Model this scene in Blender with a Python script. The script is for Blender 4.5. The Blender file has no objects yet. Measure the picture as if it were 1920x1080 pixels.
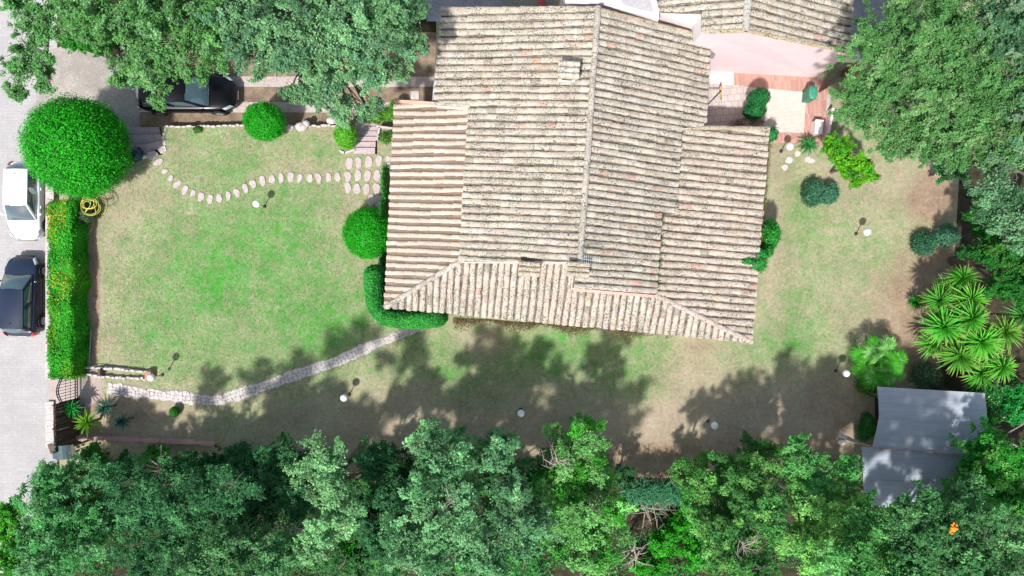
import bpy, bmesh, math, random
import numpy as np
from mathutils import Vector, Matrix
R = math.radians
random.seed(7)
RNG = np.random.default_rng(11)
scene = bpy.context.scene
COL = scene.collection
# ---------------------------------------------------------------- camera
H = 34.6                      # camera height over the lawn (z = 0), metres
F = 1280.0                    # focal length in photo pixels (24 mm on a 36 mm sensor)
cam_d = bpy.data.cameras.new('camera'); cam = bpy.data.objects.new('camera', cam_d)
cam_d.lens = 24; cam_d.sensor_width = 36; cam_d.clip_start = 0.5; cam_d.clip_end = 600
cam.location = (0, 0, H); cam.rotation_euler = (0, 0, 0)
COL.objects.link(cam); scene.camera = cam
# ---------------------------------------------------------------- light
SUN_EL, SX, SY = R(57), -0.47, -0.88
world = bpy.data.worlds.new('World'); scene.world = world; world.use_nodes = True
wn = world.node_tree; bg = wn.nodes['Background']
sky = wn.nodes.new('ShaderNodeTexSky'); sky.sky_type = 'NISHITA'; sky.sun_disc = False
sky.sun_elevation = SUN_EL; sky.sun_rotation = math.atan2(SX, SY)
wmix = wn.nodes.new('ShaderNodeMix'); wmix.data_type = 'RGBA'; wmix.blend_type = 'MULTIPLY'; wmix.inputs[0].default_value = 1
wmix.inputs[7].default_value = (1.38, 1.2, .97, 1)      # the photograph is balanced for open shade
wn.links.new(sky.outputs[0], wmix.inputs[6]); wn.links.new(wmix.outputs[2], bg.inputs[0]); bg.inputs[1].default_value = 0.15
sd = bpy.data.lights.new('sun', 'SUN'); sd.energy = 4.1; sd.angle = R(2.4); sd.color = (1, 0.975, 0.955)
sun = bpy.data.objects.new('sun', sd); COL.objects.link(sun)
sv = Vector((SX, SY, 0)).normalized() * math.cos(SUN_EL) + Vector((0, 0, math.sin(SUN_EL)))
sun.rotation_euler = sv.to_track_quat('Z', 'Y').to_euler(); sun.location = (-30, -50, 60)
scene.view_settings.view_transform = 'Standard'; scene.view_settings.look = 'None'
scene.view_settings.exposure = 0.5; scene.view_settings.gamma = 1

# ---------------------------------------------------------------- helpers
def P(px, py, z=0.0):
    k = (H - z) / F
    return Vector(((px - 960) * k, -(py - 540) * k, z))

def tag(o, label=None, cat=None, group=None, kind=None):
    if label: o['label'] = label
    if cat: o['category'] = cat
    if group: o['group'] = group
    if kind: o['kind'] = kind
    return o

def empty(name, loc, label, cat, group=None, rz=0.0):
    o = bpy.data.objects.new(name, None); COL.objects.link(o)
    o.location = loc; o.rotation_euler = (0, 0, rz); o.empty_display_size = 0.3
    return tag(o, label, cat, group)

class MB:
    """collects geometry for one mesh object"""
    def __init__(s): s.v = []; s.f = []; s.c = []; s.m = []
    def add(s, vs, fs, col=(1, 1, 1), mi=0):
        n = len(s.v); s.v.extend([tuple(a) for a in vs])
        s.f.extend([tuple(n + i for i in f) for f in fs]); s.c.extend([tuple(col)] * len(vs)); s.m.extend([mi] * len(fs))
    def box(s, c, d, rz=0.0, col=(1, 1, 1), mi=0, taper=1.0):
        cx, cy, cz = c; dx, dy, dz = d[0] / 2, d[1] / 2, d[2] / 2
        vs = []
        for z, t in ((-dz, 1.0), (dz, taper)):
            for x, y in ((-dx, -dy), (dx, -dy), (dx, dy), (-dx, dy)):
                x *= t; y *= t
                vs.append((cx + x * math.cos(rz) - y * math.sin(rz), cy + x * math.sin(rz) + y * math.cos(rz), cz + z))
        s.add(vs, [(0, 3, 2, 1), (4, 5, 6, 7), (0, 1, 5, 4), (1, 2, 6, 5), (2, 3, 7, 6), (3, 0, 4, 7)], col, mi)
    def prism(s, pts, z0, z1, col=(1, 1, 1), mi=0):
        n = len(pts); zt = z1 if isinstance(z1, (list, tuple)) else [z1] * n
        vs = [(p[0], p[1], z0) for p in pts] + [(p[0], p[1], z) for p, z in zip(pts, zt)]
        fs = [tuple(range(n - 1, -1, -1)), tuple(range(n, 2 * n))] + [(i, (i + 1) % n, n + (i + 1) % n, n + i) for i in range(n)]
        s.add(vs, fs, col, mi)
    def tube(s, pts, rads, seg=7, col=(1, 1, 1), mi=0, cap=True):
        pts = [Vector(p) for p in pts]; n = len(pts)
        if not isinstance(rads, (list, tuple)): rads = [rads] * n
        vs = []; prev = None
        for i, p in enumerate(pts):
            d = (pts[min(i + 1, n - 1)] - pts[max(i - 1, 0)]).normalized()
            a = prev if prev is not None else (Vector((0, 0, 1)) if abs(d.z) < .9 else Vector((1, 0, 0)))
            a = (a - d * a.dot(d))
            a = a.normalized() if a.length > 1e-5 else d.orthogonal().normalized()
            prev = a; b = d.cross(a)
            for k in range(seg):
                t = 2 * math.pi * k / seg
                vs.append(p + (a * math.cos(t) + b * math.sin(t)) * rads[i])
        fs = [(i * seg + k, i * seg + (k + 1) % seg, (i + 1) * seg + (k + 1) % seg, (i + 1) * seg + k) for i in range(n - 1) for k in range(seg)]
        if cap: fs += [tuple(range(seg - 1, -1, -1)), tuple(range((n - 1) * seg, n * seg))]
        s.add(vs, fs, col, mi)
    def ball(s, c, r, seg=20, rings=12, col=(1, 1, 1), mi=0, sc=(1, 1, 1), z0=-1.0):
        vs = []; fs = []
        t0 = math.asin(max(-1, z0))
        for i in range(rings + 1):
            t = t0 + (math.pi / 2 - t0) * i / rings
            for k in range(seg):
                a = 2 * math.pi * k / seg
                vs.append((c[0] + r * sc[0] * math.cos(t) * math.cos(a), c[1] + r * sc[1] * math.cos(t) * math.sin(a), c[2] + r * sc[2] * math.sin(t)))
        for i in range(rings):
            for k in range(seg):
                fs.append((i * seg + k, i * seg + (k + 1) % seg, (i + 1) * seg + (k + 1) % seg, (i + 1) * seg + k))
        s.add(vs, fs, col, mi)
    def build(s, name, mats, parent=None, smooth=False, loc=None):
        me = bpy.data.meshes.new(name); me.from_pydata(s.v, [], s.f); me.validate()
        a = me.color_attributes.new('Col', 'FLOAT_COLOR', 'POINT')
        c = np.ones((len(s.v), 4), np.float32); c[:, :3] = np.array(s.c, np.float32)
        a.data.foreach_set('color', c.ravel())
        if not isinstance(mats, (list, tuple)): mats = [mats]
        for m in mats: me.materials.append(m)
        if len(mats) > 1 and len(me.polygons) == len(s.m): me.polygons.foreach_set('material_index', s.m)
        if smooth: me.polygons.foreach_set('use_smooth', [True] * len(me.polygons))
        o = bpy.data.objects.new(name, me); COL.objects.link(o)
        if parent is not None: o.parent = parent
        if loc is not None: o.location = loc
        return o

def np_mesh(name, v, f, col, mat, parent=None, smooth=False):
    me = bpy.data.meshes.new(name); me.from_pydata(v, [], f)
    a = me.color_attributes.new('Col', 'FLOAT_COLOR', 'POINT')
    c = np.ones((len(v), 4), np.float32); c[:, :3] = col; a.data.foreach_set('color', c.ravel())
    me.materials.append(mat)
    if smooth: me.polygons.foreach_set('use_smooth', [True] * len(me.polygons))
    o = bpy.data.objects.new(name, me); COL.objects.link(o)
    if parent is not None: o.parent = parent
    return o

# ---------------------------------------------------------------- materials
class NT:
    def __init__(s, name):
        s.m = bpy.data.materials.new(name); s.m.use_nodes = True; s.t = s.m.node_tree
        s.b = s.t.nodes['Principled BSDF']; s.out = s.t.nodes['Material Output']
    def n(s, typ, **kw):
        nd = s.t.nodes.new(typ)
        for k, v in kw.items():
            if k.startswith('i_'):
                key = k[2:]; key = int(key) if key.isdigit() else key.replace('_', ' ')
                nd.inputs[key].default_value = v
            else: setattr(nd, k, v)
        return nd
    def l(s, a, b): s.t.links.new(a, b)
    def pos(s): return s.n('ShaderNodeNewGeometry').outputs['Position']
    def noise(s, scale, detail=3, rough=.6, vec=None, dist=0):
        nd = s.n('ShaderNodeTexNoise'); nd.inputs['Scale'].default_value = scale
        nd.inputs['Detail'].default_value = detail; nd.inputs['Roughness'].default_value = rough; nd.inputs['Distortion'].default_value = dist
        s.l(vec if vec is not None else s.pos(), nd.inputs['Vector']); return nd.outputs['Fac']
    def ramp(s, fac, stops):
        nd = s.n('ShaderNodeValToRGB'); cr = nd.color_ramp
        cr.elements[0].position = stops[0][0]; cr.elements[1].position = stops[-1][0]
        for p, c in stops[1:-1]: cr.elements.new(p)
        for e, (p, c) in zip(sorted(cr.elements, key=lambda e: e.position), stops):
            e.color = (c, c, c, 1) if not isinstance(c, (tuple, list)) else (*c, 1)
        s.l(fac, nd.inputs[0]); return nd.outputs[0]
    def mix(s, fac, a, b, mode='MIX'):
        nd = s.n('ShaderNodeMix', data_type='RGBA', blend_type=mode)
        for sock, v in ((nd.inputs[0], fac), (nd.inputs[6], a), (nd.inputs[7], b)):
            if isinstance(v, (int, float)): sock.default_value = v
            elif isinstance(v, (tuple, list)): sock.default_value = (*v, 1)
            else: s.l(v, sock)
        return nd.outputs[2]
    def math(s, op, a, b=None):
        nd = s.n('ShaderNodeMath', operation=op)
        for i, v in enumerate((a, b)):
            if v is None: continue
            if isinstance(v, (int, float)): nd.inputs[i].default_value = v
            else: s.l(v, nd.inputs[i])
        return nd.outputs[0]
    def attr(s, name='Col'):
        return s.n('ShaderNodeAttribute', attribute_name=name)
    def bump(s, h, strength=.4, dist=.03):
        nd = s.n('ShaderNodeBump'); nd.inputs['Strength'].default_value = strength; nd.inputs['Distance'].default_value = dist
        s.l(h, nd.inputs['Height']); s.l(nd.outputs[0], s.b.inputs['Normal'])
    def base(s, c):
        if isinstance(c, (tuple, list)): s.b.inputs['Base Color'].default_value = (*c, 1)
        else: s.l(c, s.b.inputs['Base Color'])
    def set(s, rough=.8, spec=.3, metal=0, coat=0):
        s.b.inputs['Roughness'].default_value = rough; s.b.inputs['Specular IOR Level'].default_value = spec
        s.b.inputs['Metallic'].default_value = metal; s.b.inputs['Coat Weight'].default_value = coat
        return s.m

def flat(name, c, rough=.7, spec=.3, metal=0, coat=0, var=.18, scale=6.0):
    t = NT(name); f = t.noise(scale, 4)
    d = tuple(x * (1 - var) for x in c); e = tuple(min(1, x * (1 + var)) for x in c)
    t.base(t.ramp(f, [(.3, d), (.7, e)])); return t.set(rough, spec, metal, coat)

def mk_leaf(name, trans=.28, rough=.5):
    t = NT(name); a = t.attr(); t.base(a.outputs['Color']); t.set(rough, .12)
    tr = t.n('ShaderNodeBsdfTranslucent'); t.l(t.mix(1.0, a.outputs['Color'], (1.0, 1.1, .55), 'MULTIPLY'), tr.inputs[0])
    mx = t.n('ShaderNodeMixShader'); mx.inputs[0].default_value = trans
    t.l(t.b.outputs[0], mx.inputs[1]); t.l(tr.outputs[0], mx.inputs[2]); t.l(mx.outputs[0], t.out.inputs[0])
    return t.m
M_LEAF = mk_leaf('leaf', .25, .65); M_GLOSSLEAF = mk_leaf('glossy_leaf', .2, .42)

t = NT('bark'); f = t.noise(9, 5, .7); t.base(t.ramp(f, [(.3, (.06, .045, .035)), (.7, (.2, .165, .14))])); t.bump(f, .6); M_BARK = t.set(.9, .2)
t = NT('dead_twig'); f = t.noise(12, 4, .7); t.base(t.ramp(f, [(.3, (.17, .13, .11)), (.7, (.42, .36, .31))])); M_TWIG = t.set(.9, .2)

def mk_tile(name, lich, speck, ochre=.0):
    t = NT(name); a = t.attr().outputs['Color']; p = t.pos()
    n1 = t.noise(3.2, 5, .7); n2 = t.noise(16, 4, .7); n3 = t.noise(1.1, 3, .6)
    c = t.mix(t.math('MULTIPLY', t.ramp(n1, [(.42, 0), (.62, 1)]), lich), a, (.50, .47, .37))
    c = t.mix(t.math('MULTIPLY', t.ramp(n2, [(.40, 1), (.52, 0)]), .45), c, (.20, .165, .12))
    sa = t.ramp(t.noise(17, 3, .75, dist=.6), [(.525, 0), (.57, 1)]); sb = t.ramp(t.noise(1.6, 4, .7), [(.40, 0), (.54, 1)])
    spots = t.math('MULTIPLY', sa, t.math('ADD', t.math('MULTIPLY', sb, .85), .15))
    strk = t.n('ShaderNodeMapping'); strk.inputs['Scale'].default_value = (.5, .5, .5); t.l(p, strk.inputs[0])
    c = t.mix(t.math('MULTIPLY', t.ramp(t.noise(.9, 4, .7), [(.45, 0), (.7, 1)]), .35), c, (.27, .24, .20))
    c = t.mix(t.math('MULTIPLY', spots, speck), c, (.045, .043, .035))
    if ochre: c = t.mix(t.math('MULTIPLY', t.ramp(t.noise(2.3, 3, .6, dist=1), [(.62, 0), (.7, 1)]), ochre), c, (.5, .36, .09))
    c = t.mix(1.0, c, (.94, .92, .905), 'MULTIPLY'); t.base(c); t.bump(n2, .5, .02); return t.set(.9, .2)
M_TILE_OLD = mk_tile('old_roof_tile', .6, .95, .25)
M_TILE_NEW = mk_tile('newer_roof_tile', .15, .25)
M_MORTAR = flat('ridge_mortar', (.47, .40, .35), .9, var=.3, scale=14)
M_PINKCAP = flat('pink_mortar', (.62, .36, .29), .9, var=.25, scale=14)

def mk_plaster(name, c, var=.07):
    t = NT(name); f = t.noise(1.2, 5, .65); g = t.noise(25, 3)
    t.base(t.ramp(f, [(.25, tuple(x * (1 - var) for x in c)), (.75, tuple(min(.9, x * (1 + var)) for x in c))])); t.bump(g, .15, .01); return t.set(.9, .2)
M_PINK = mk_plaster('pink_plaster', (.74, .585, .60)); M_WHITE = mk_plaster('white_plaster', (.74, .69, .68))
M_METAL = flat('grey_metal', (.30, .30, .33), .4, .5, .6); M_DKMETAL = flat('dark_iron', (.025, .025, .03), .5, .4, .3)
M_WHITE_GLASS = NT('opal_globe'); M_WHITE_GLASS.base((.82, .83, .86)); M_WHITE_GLASS.b.inputs['Subsurface Weight'].default_value = .0
M_WHITE_GLASS = M_WHITE_GLASS.set(.22, .5)
M_WOOD = flat('weathered_wood', (.12, .085, .065), .85, var=.45, scale=9)
M_BRICK = flat('orange_brick', (.42, .22, .13), .9, var=.25)
# lawn
def mk_lawn():
    t = NT('lawn_grass'); a = t.n('ShaderNodeSeparateColor'); t.l(t.attr().outputs['Color'], a.inputs[0])
    g, d = a.outputs[0], a.outputs[1]
    nf = t.noise(19, 4, .75); nm = t.noise(1.5, 6, .72); nc = t.noise(7.5, 4, .7); nz = t.noise(45, 2, .6)
    gg = t.math('ADD', g, t.math('MULTIPLY', t.math('SUBTRACT', nf, .5), .85))
    gg = t.math('ADD', gg, t.math('MULTIPLY', t.math('SUBTRACT', nm, .5), 1.35))
    gg = t.math('ADD', gg, t.math('MULTIPLY', t.math('SUBTRACT', nc, .5), 1.0))
    c = t.ramp(gg, [(0.0, (.36, .30, .225)), (.35, (.345, .32, .215)), (.58, (.245, .30, .155)), (.85, (.145, .29, .095)), (1.0, (.07, .31, .045))])
    dd = t.math('ADD', d, t.math('MULTIPLY', t.math('SUBTRACT', nc, .5), .9))
    dirt = t.ramp(nm, [(.3, (.235, .165, .115)), (.7, (.39, .30, .22))])
    c = t.mix(t.ramp(dd, [(.35, 0), (.75, 1)]), c, dirt)
    c = t.mix(1.0, c, t.ramp(nz, [(.3, (.78, .78, .78)), (.7, (1.18, 1.18, 1.18))]), 'MULTIPLY')
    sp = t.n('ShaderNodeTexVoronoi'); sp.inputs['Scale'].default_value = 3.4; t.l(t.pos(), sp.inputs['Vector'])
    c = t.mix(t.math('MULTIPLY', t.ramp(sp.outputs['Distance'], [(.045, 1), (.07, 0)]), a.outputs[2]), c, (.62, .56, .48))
    c = t.mix(1.0, c, t.ramp(t.noise(.55, 6, .75), [(.3, (.80, .78, .76)), (.7, (1.14, 1.13, 1.12))]), 'MULTIPLY'); c = t.mix(1.0, c, t.ramp(t.noise(5.5, 4, .7), [(.3, (.80, .81, .80)), (.7, (1.16, 1.16, 1.16))]), 'MULTIPLY')
    c = t.mix(1.0, c, (1.13, 1.12, 1.10), 'MULTIPLY')
    t.base(c); t.bump(t.math('ADD', nf, nz), .7, .05); return t.set(.95, .1)
M_LAWN = mk_lawn()
def mk_soil(name, c1, c2, s=2.0):
    t = NT(name); a = t.noise(s, 5, .7); b = t.noise(s * 12, 3)
    c = t.ramp(a, [(.3, c1), (.7, c2)]); c = t.mix(1.0, c, t.ramp(b, [(.3, (.7, .7, .7)), (.7, (1.25, 1.25, 1.25))]), 'MULTIPLY')
    t.base(c); t.bump(b, .5, .03); return t.set(.95, .1)
M_SOIL = mk_soil('soil', (.15, .11, .08), (.31, .235, .165))
M_LITTER = mk_soil('leaf_litter', (.02, .022, .012), (.075, .06, .038))
def mk_pavers(name, c, bw, bh, mortar, var=.12, rot=0.0, dirt=.3, msize=.012):
    t = NT(name); p = t.pos(); mp = t.n('ShaderNodeMapping'); mp.inputs['Rotation'].default_value = (0, 0, rot); t.l(p, mp.inputs[0])
    br = t.n('ShaderNodeTexBrick'); t.l(mp.outputs[0], br.inputs['Vector']); br.inputs['Scale'].default_value = 1
    br.inputs['Brick Width'].default_value = bw; br.inputs['Row Height'].default_value = bh; br.inputs['Mortar Size'].default_value = msize
    br.inputs['Color1'].default_value = (*[x * (1 - var) for x in c], 1); br.inputs['Color2'].default_value = (*[min(.9, x * (1 + var)) for x in c], 1)
    br.inputs['Mortar'].default_value = (*mortar, 1)
    n = t.noise(.7, 6, .7); m = t.noise(14, 3)
    cc = t.mix(t.math('MULTIPLY', t.ramp(n, [(.4, 1), (.65, 0)]), dirt), br.outputs['Color'], tuple(x * .62 for x in c))
    cc = t.mix(1.0, cc, t.ramp(m, [(.3, (.88, .88, .88)), (.7, (1.1, 1.1, 1.1))]), 'MULTIPLY')
    t.base(cc); t.bump(br.outputs['Fac'], -.3, .01); return t.set(.88, .25)
M_ROAD = mk_pavers('road_pavers', (.40, .38, .375), .5, .16, (.355, .335, .33), .04, 0, .3)
M_APRON = mk_pavers('driveway_cobbles', (.41, .37, .33), .16, .11, (.29, .26, .235), .14, .2, .8)
M_TILEGRID = mk_pavers('courtyard_floor_tiles', (.49, .43, .40), .33, .33, (.30, .255, .235), .1, R(-6), .45, .014)
M_PALETILE = mk_pavers('pale_floor_tiles', (.54, .49, .44), .2, .2, (.45, .40, .36), .05, R(-6), .12, .008)
M_REDBRICK = mk_pavers('red_clay_paving', (.46, .26, .21), .07, .6, (.38, .26, .215), .22, R(-6), .3, .006)
M_CONC = mk_soil('concrete_track', (.38, .32, .29), (.49, .43, .39), 1.1)
M_GREYSLAB = mk_soil('grey_slab', (.20, .205, .22), (.30, .305, .32), 1.0)
M_GREENSLAB = mk_soil('green_grey_slab', (.17, .19, .15), (.26, .27, .22), 1.0)
t = NT('pale_stone'); f = t.noise(7, 5, .7); t.base(t.ramp(f, [(.3, (.38, .34, .32)), (.7, (.62, .57, .55))])); t.bump(f, .5, .02); M_STONE = t.set(.9, .2)
t = NT('pink_stone'); f = t.noise(9, 5, .7); t.base(t.ramp(f, [(.3, (.34, .275, .27)), (.7, (.55, .47, .46))])); t.bump(f, .4, .02); M_STEP = t.set(.9, .2)

# ================================================================ SETTING
ZR = -0.6      # road and driveway level
def sheet(name, pts, z, mat, label=None, kind='structure', thick=None, cat=None):
    mb = MB()
    if thick: mb.prism(pts, z - thick, z)
    else: mb.add([(p[0], p[1], z) for p in pts], [tuple(range(len(pts)))])
    o = mb.build(name, mat)
    return tag(o, label, cat, None, kind)
sheet('ground', [(-300, -300), (300, -300), (300, 300), (-300, 300)], ZR - .03, M_LITTER, 'dark soil and leaf litter under and beyond the trees')
XW = -22.95
sheet('road', [(-60, -120), (XW - .5, -120), (XW - .5, 120), (-60, 120)], ZR, M_ROAD, 'pale grey block paved road along the left side')
def px_poly(pts, z=0.0): return [P(a, b, z)[:2] for a, b in pts]
sheet('driveway_apron', px_poly([(78, 95), (130, 85), (235, 120), (262, 150), (262, 262), (232, 262), (60, 262)], ZR), ZR + .006, M_APRON, 'mottled grey cobbled driveway entrance beside the big round tree')
# driveway: soil bed with two concrete wheel tracks
sheet('driveway', px_poly([(258, 60), (835, 60), (835, 246), (258, 262)], ZR), ZR + .002, M_SOIL, 'brown soil driveway strip in front of the terraced lawn')
for nm, a, b in (('far', 143, 163), ('near', 191, 211)):
    sheet('concrete_track', px_poly([(262, a), (822, a + 1), (822, b), (262, b)], ZR), ZR + .012, M_CONC,
          'pale concrete wheel track on the driveway, ' + ('the far one under the trees' if nm == 'far' else 'the near one beside the lawn wall'))
# plateau (lawn level)
YN = P(0, 237, 0).y + .02
XS0, XS1, YS = -20.1, -17.72, 6.75        # notch of the left steps
XT0, XT1, YT = P(664, 0, -.1).x, P(708, 0, -.1).x, P(0, 289, 0).y   # notch of the right steps
XH = P(818, 0, 0).x
plat = [(XW, -80), (80, -80), (80, 80), (XH, 80), (XH, YN), (XT1, YN), (XT1, YT), (XT0, YT), (XT0, YN), (XS1, YN), (XS1, YS), (XS0, YS), (XS0, YN), (XW, YN)]
t = NT('retaining_face'); f = t.noise(4, 5, .7); t.base(t.ramp(f, [(.3, (.14, .1, .075)), (.7, (.3, .24, .2))])); M_RET = t.set(.95, .1)
mb = MB(); mb.prism(plat, ZR - .02, -.004); tag(mb.build('terrace', M_RET), 'raised earth terrace that carries the lawn and the house', None, None, 'structure')
# lawn grid with painted-in vegetation amounts (where the grass is thick, where bare earth shows)
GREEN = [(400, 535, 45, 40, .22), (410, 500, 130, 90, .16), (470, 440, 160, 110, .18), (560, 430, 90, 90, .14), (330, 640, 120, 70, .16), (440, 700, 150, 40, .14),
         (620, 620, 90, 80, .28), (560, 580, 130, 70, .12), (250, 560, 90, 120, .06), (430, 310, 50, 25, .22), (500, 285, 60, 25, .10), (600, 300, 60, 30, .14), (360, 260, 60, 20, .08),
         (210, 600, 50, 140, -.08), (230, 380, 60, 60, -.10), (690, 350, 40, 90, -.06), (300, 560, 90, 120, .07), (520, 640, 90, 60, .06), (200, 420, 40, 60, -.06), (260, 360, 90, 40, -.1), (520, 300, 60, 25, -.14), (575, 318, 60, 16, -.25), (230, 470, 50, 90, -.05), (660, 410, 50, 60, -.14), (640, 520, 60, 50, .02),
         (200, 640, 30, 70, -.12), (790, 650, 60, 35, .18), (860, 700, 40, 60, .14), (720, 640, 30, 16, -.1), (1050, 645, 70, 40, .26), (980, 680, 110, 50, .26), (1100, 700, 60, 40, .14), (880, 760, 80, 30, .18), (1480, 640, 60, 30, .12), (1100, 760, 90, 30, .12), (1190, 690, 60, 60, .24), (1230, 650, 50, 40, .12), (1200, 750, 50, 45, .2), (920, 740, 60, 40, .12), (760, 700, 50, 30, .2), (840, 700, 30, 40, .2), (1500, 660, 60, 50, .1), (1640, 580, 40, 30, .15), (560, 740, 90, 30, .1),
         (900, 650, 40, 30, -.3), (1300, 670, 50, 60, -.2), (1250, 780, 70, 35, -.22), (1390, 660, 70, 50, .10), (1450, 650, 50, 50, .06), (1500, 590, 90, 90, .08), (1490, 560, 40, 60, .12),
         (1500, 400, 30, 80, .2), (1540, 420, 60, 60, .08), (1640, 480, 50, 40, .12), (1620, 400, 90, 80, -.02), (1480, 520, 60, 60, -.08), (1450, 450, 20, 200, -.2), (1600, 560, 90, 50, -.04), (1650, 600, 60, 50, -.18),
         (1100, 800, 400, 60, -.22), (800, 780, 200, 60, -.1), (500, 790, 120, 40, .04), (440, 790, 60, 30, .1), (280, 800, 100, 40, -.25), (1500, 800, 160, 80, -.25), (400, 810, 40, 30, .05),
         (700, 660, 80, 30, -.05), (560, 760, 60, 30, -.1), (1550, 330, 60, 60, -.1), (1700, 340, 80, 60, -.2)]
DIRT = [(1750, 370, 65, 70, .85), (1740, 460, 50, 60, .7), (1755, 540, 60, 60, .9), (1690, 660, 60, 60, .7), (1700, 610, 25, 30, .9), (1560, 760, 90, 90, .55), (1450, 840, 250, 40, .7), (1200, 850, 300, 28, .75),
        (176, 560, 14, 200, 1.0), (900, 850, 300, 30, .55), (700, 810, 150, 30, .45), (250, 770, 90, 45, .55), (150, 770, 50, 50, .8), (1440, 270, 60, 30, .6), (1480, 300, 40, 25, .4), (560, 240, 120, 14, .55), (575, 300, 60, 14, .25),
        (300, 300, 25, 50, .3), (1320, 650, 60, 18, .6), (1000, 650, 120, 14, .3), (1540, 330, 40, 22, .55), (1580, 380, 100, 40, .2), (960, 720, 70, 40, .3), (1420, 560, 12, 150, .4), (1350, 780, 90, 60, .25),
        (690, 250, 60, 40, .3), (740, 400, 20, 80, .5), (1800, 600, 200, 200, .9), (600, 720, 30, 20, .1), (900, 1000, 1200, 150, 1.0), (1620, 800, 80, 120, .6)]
xs = np.unique(np.concatenate([np.arange(XW, 30, .25), [XH, XT0, XT1, XS0, XS1, 30]])); ys = np.unique(np.concatenate([np.arange(-16, 16, .25), [YN, YS, YT, 16]]))
XX, YY = np.meshgrid(xs, ys); PXX = 960 + XX * F / H; PYY = 540 - YY * F / H
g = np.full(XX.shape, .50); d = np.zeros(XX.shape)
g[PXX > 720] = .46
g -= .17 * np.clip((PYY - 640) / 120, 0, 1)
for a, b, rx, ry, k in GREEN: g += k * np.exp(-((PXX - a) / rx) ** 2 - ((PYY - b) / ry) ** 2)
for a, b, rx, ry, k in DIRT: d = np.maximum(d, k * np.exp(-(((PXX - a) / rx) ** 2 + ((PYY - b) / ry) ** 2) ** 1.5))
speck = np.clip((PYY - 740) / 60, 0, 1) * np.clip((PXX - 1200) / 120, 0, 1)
idx = np.arange(XX.size).reshape(XX.shape)
cx = (xs[:-1] + xs[1:]) / 2; cy = (ys[:-1] + ys[1:]) / 2; CX, CY = np.meshgrid(cx, cy)
keep = ~((CY > YN) & (CX < XH)) & ~((CX > XS0) & (CX < XS1) & (CY > YS)) & ~((CX > XT0) & (CX < XT1) & (CY > YT))
fq = np.stack([idx[:-1, :-1], idx[:-1, 1:], idx[1:, 1:], idx[1:, :-1]], -1)[keep]
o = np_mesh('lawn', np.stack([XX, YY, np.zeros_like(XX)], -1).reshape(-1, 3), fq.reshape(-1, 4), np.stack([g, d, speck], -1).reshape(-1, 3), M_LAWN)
tag(o, 'patchy green and straw coloured lawn around the house', None, None, 'structure')
sheet('woodland_floor', [(XW, -80), (80, -80), (80, -10.4), (XW, -9.3)], .006, M_LITTER, 'dark litter covered ground under the trees along the bottom')
sheet('woodland_floor', px_poly([(1800, 300), (2200, 300), (2200, 1000), (1640, 960), (1640, 740), (1760, 720), (1790, 480)]), .005, M_LITTER, 'dark ground under the trees on the right')

# courtyard paving
def cs(name, pts, z, m, label): return sheet(name, px_poly(pts, z), z, m, label)
cs('courtyard_paving', [(1290, 120), (1560, 150), (1550, 255), (1290, 250)], .008, M_TILEGRID, 'beige square floor tiles of the courtyard beside the house')
cs('courtyard_paving', [(1402, 163), (1512, 173), (1507, 249), (1398, 244)], .014, M_PALETILE, 'pale cream tiled square inside the red clay border')
cs('courtyard_paving', [(1300, 122), (1376, 130), (1375, 160), (1300, 155)], .016, mk_plaster('white_paint_floor', (.52, .49, .48)), 'white washed slab at the left end of the red clay band')
cs('brick_paving', [(1377, 128), (1560, 150), (1550, 180), (1512, 173), (1376, 159)], .02, M_REDBRICK, 'red clay paving band along the foot of the pink wall')
cs('brick_paving', [(1512, 173.3), (1550, 180.3), (1548, 272), (1504, 270), (1507, 250)], .02, M_REDBRICK, 'red clay paving strip right of the pale tiles')
cs('brick_paving', [(1430, 247.5), (1506.8, 250), (1503.8, 270), (1445, 267)], .0205, M_REDBRICK, 'faded red clay paving strip below the pale tiles')
cs('paving', [(1560, -60), (1700, -60), (1690, 130), (1600, 110)], .01, M_GREYSLAB, 'grey slab paving behind the neighbouring roof')
cs('paving', [(790, -90), (942, -90), (942, 40), (800, 40)], .01, M_GREYSLAB, 'grey slab paving above the main roof')
cs('paving', [(942.5, -90), (1040, -90), (1040, 40), (942.5, 40)], .01, M_GREENSLAB, 'greenish grey slab above the main roof')

# stone path (crazy paving)
pl = [Vector((*P(a, b)[:2], 0)) for a, b in [(202, 727), (255, 736), (330, 743), (400, 752), (450, 739), (530, 712), (600, 688), (635, 676), (700, 647), (790, 610)]]
seg = [0]
for i in range(1, len(pl)): seg.append(seg[-1] + (pl[i] - pl[i - 1]).length)
def along(poly, seg, s):
    s = max(0, min(seg[-1] - 1e-4, s)); i = max(k for k in range(len(seg) - 1) if seg[k] <= s)
    a, b = poly[i], poly[i + 1]; t = (s - seg[i]) / (seg[i + 1] - seg[i]); dv = (b - a).normalized()
    return a + (b - a) * t, Vector((-dv.y, dv.x, 0))
rp = random.Random(3)
mb = MB(); bed = []
N = int(seg[-1] / .2)
W = lambda s: .27 + .04 * math.sin(s * 2) - .09 * max(0, (s - 12) / 5)
rows = []
for i in range(N + 1):
    rows.append([(i * .2 + rp.uniform(-.09, .09), (j / 3 * 2 - 1) * W(i * .2) + rp.uniform(-.08, .08)) for j in range(4)])
def sp(s, t_):
    c, n = along(pl, seg, s); return c + n * t_
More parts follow.
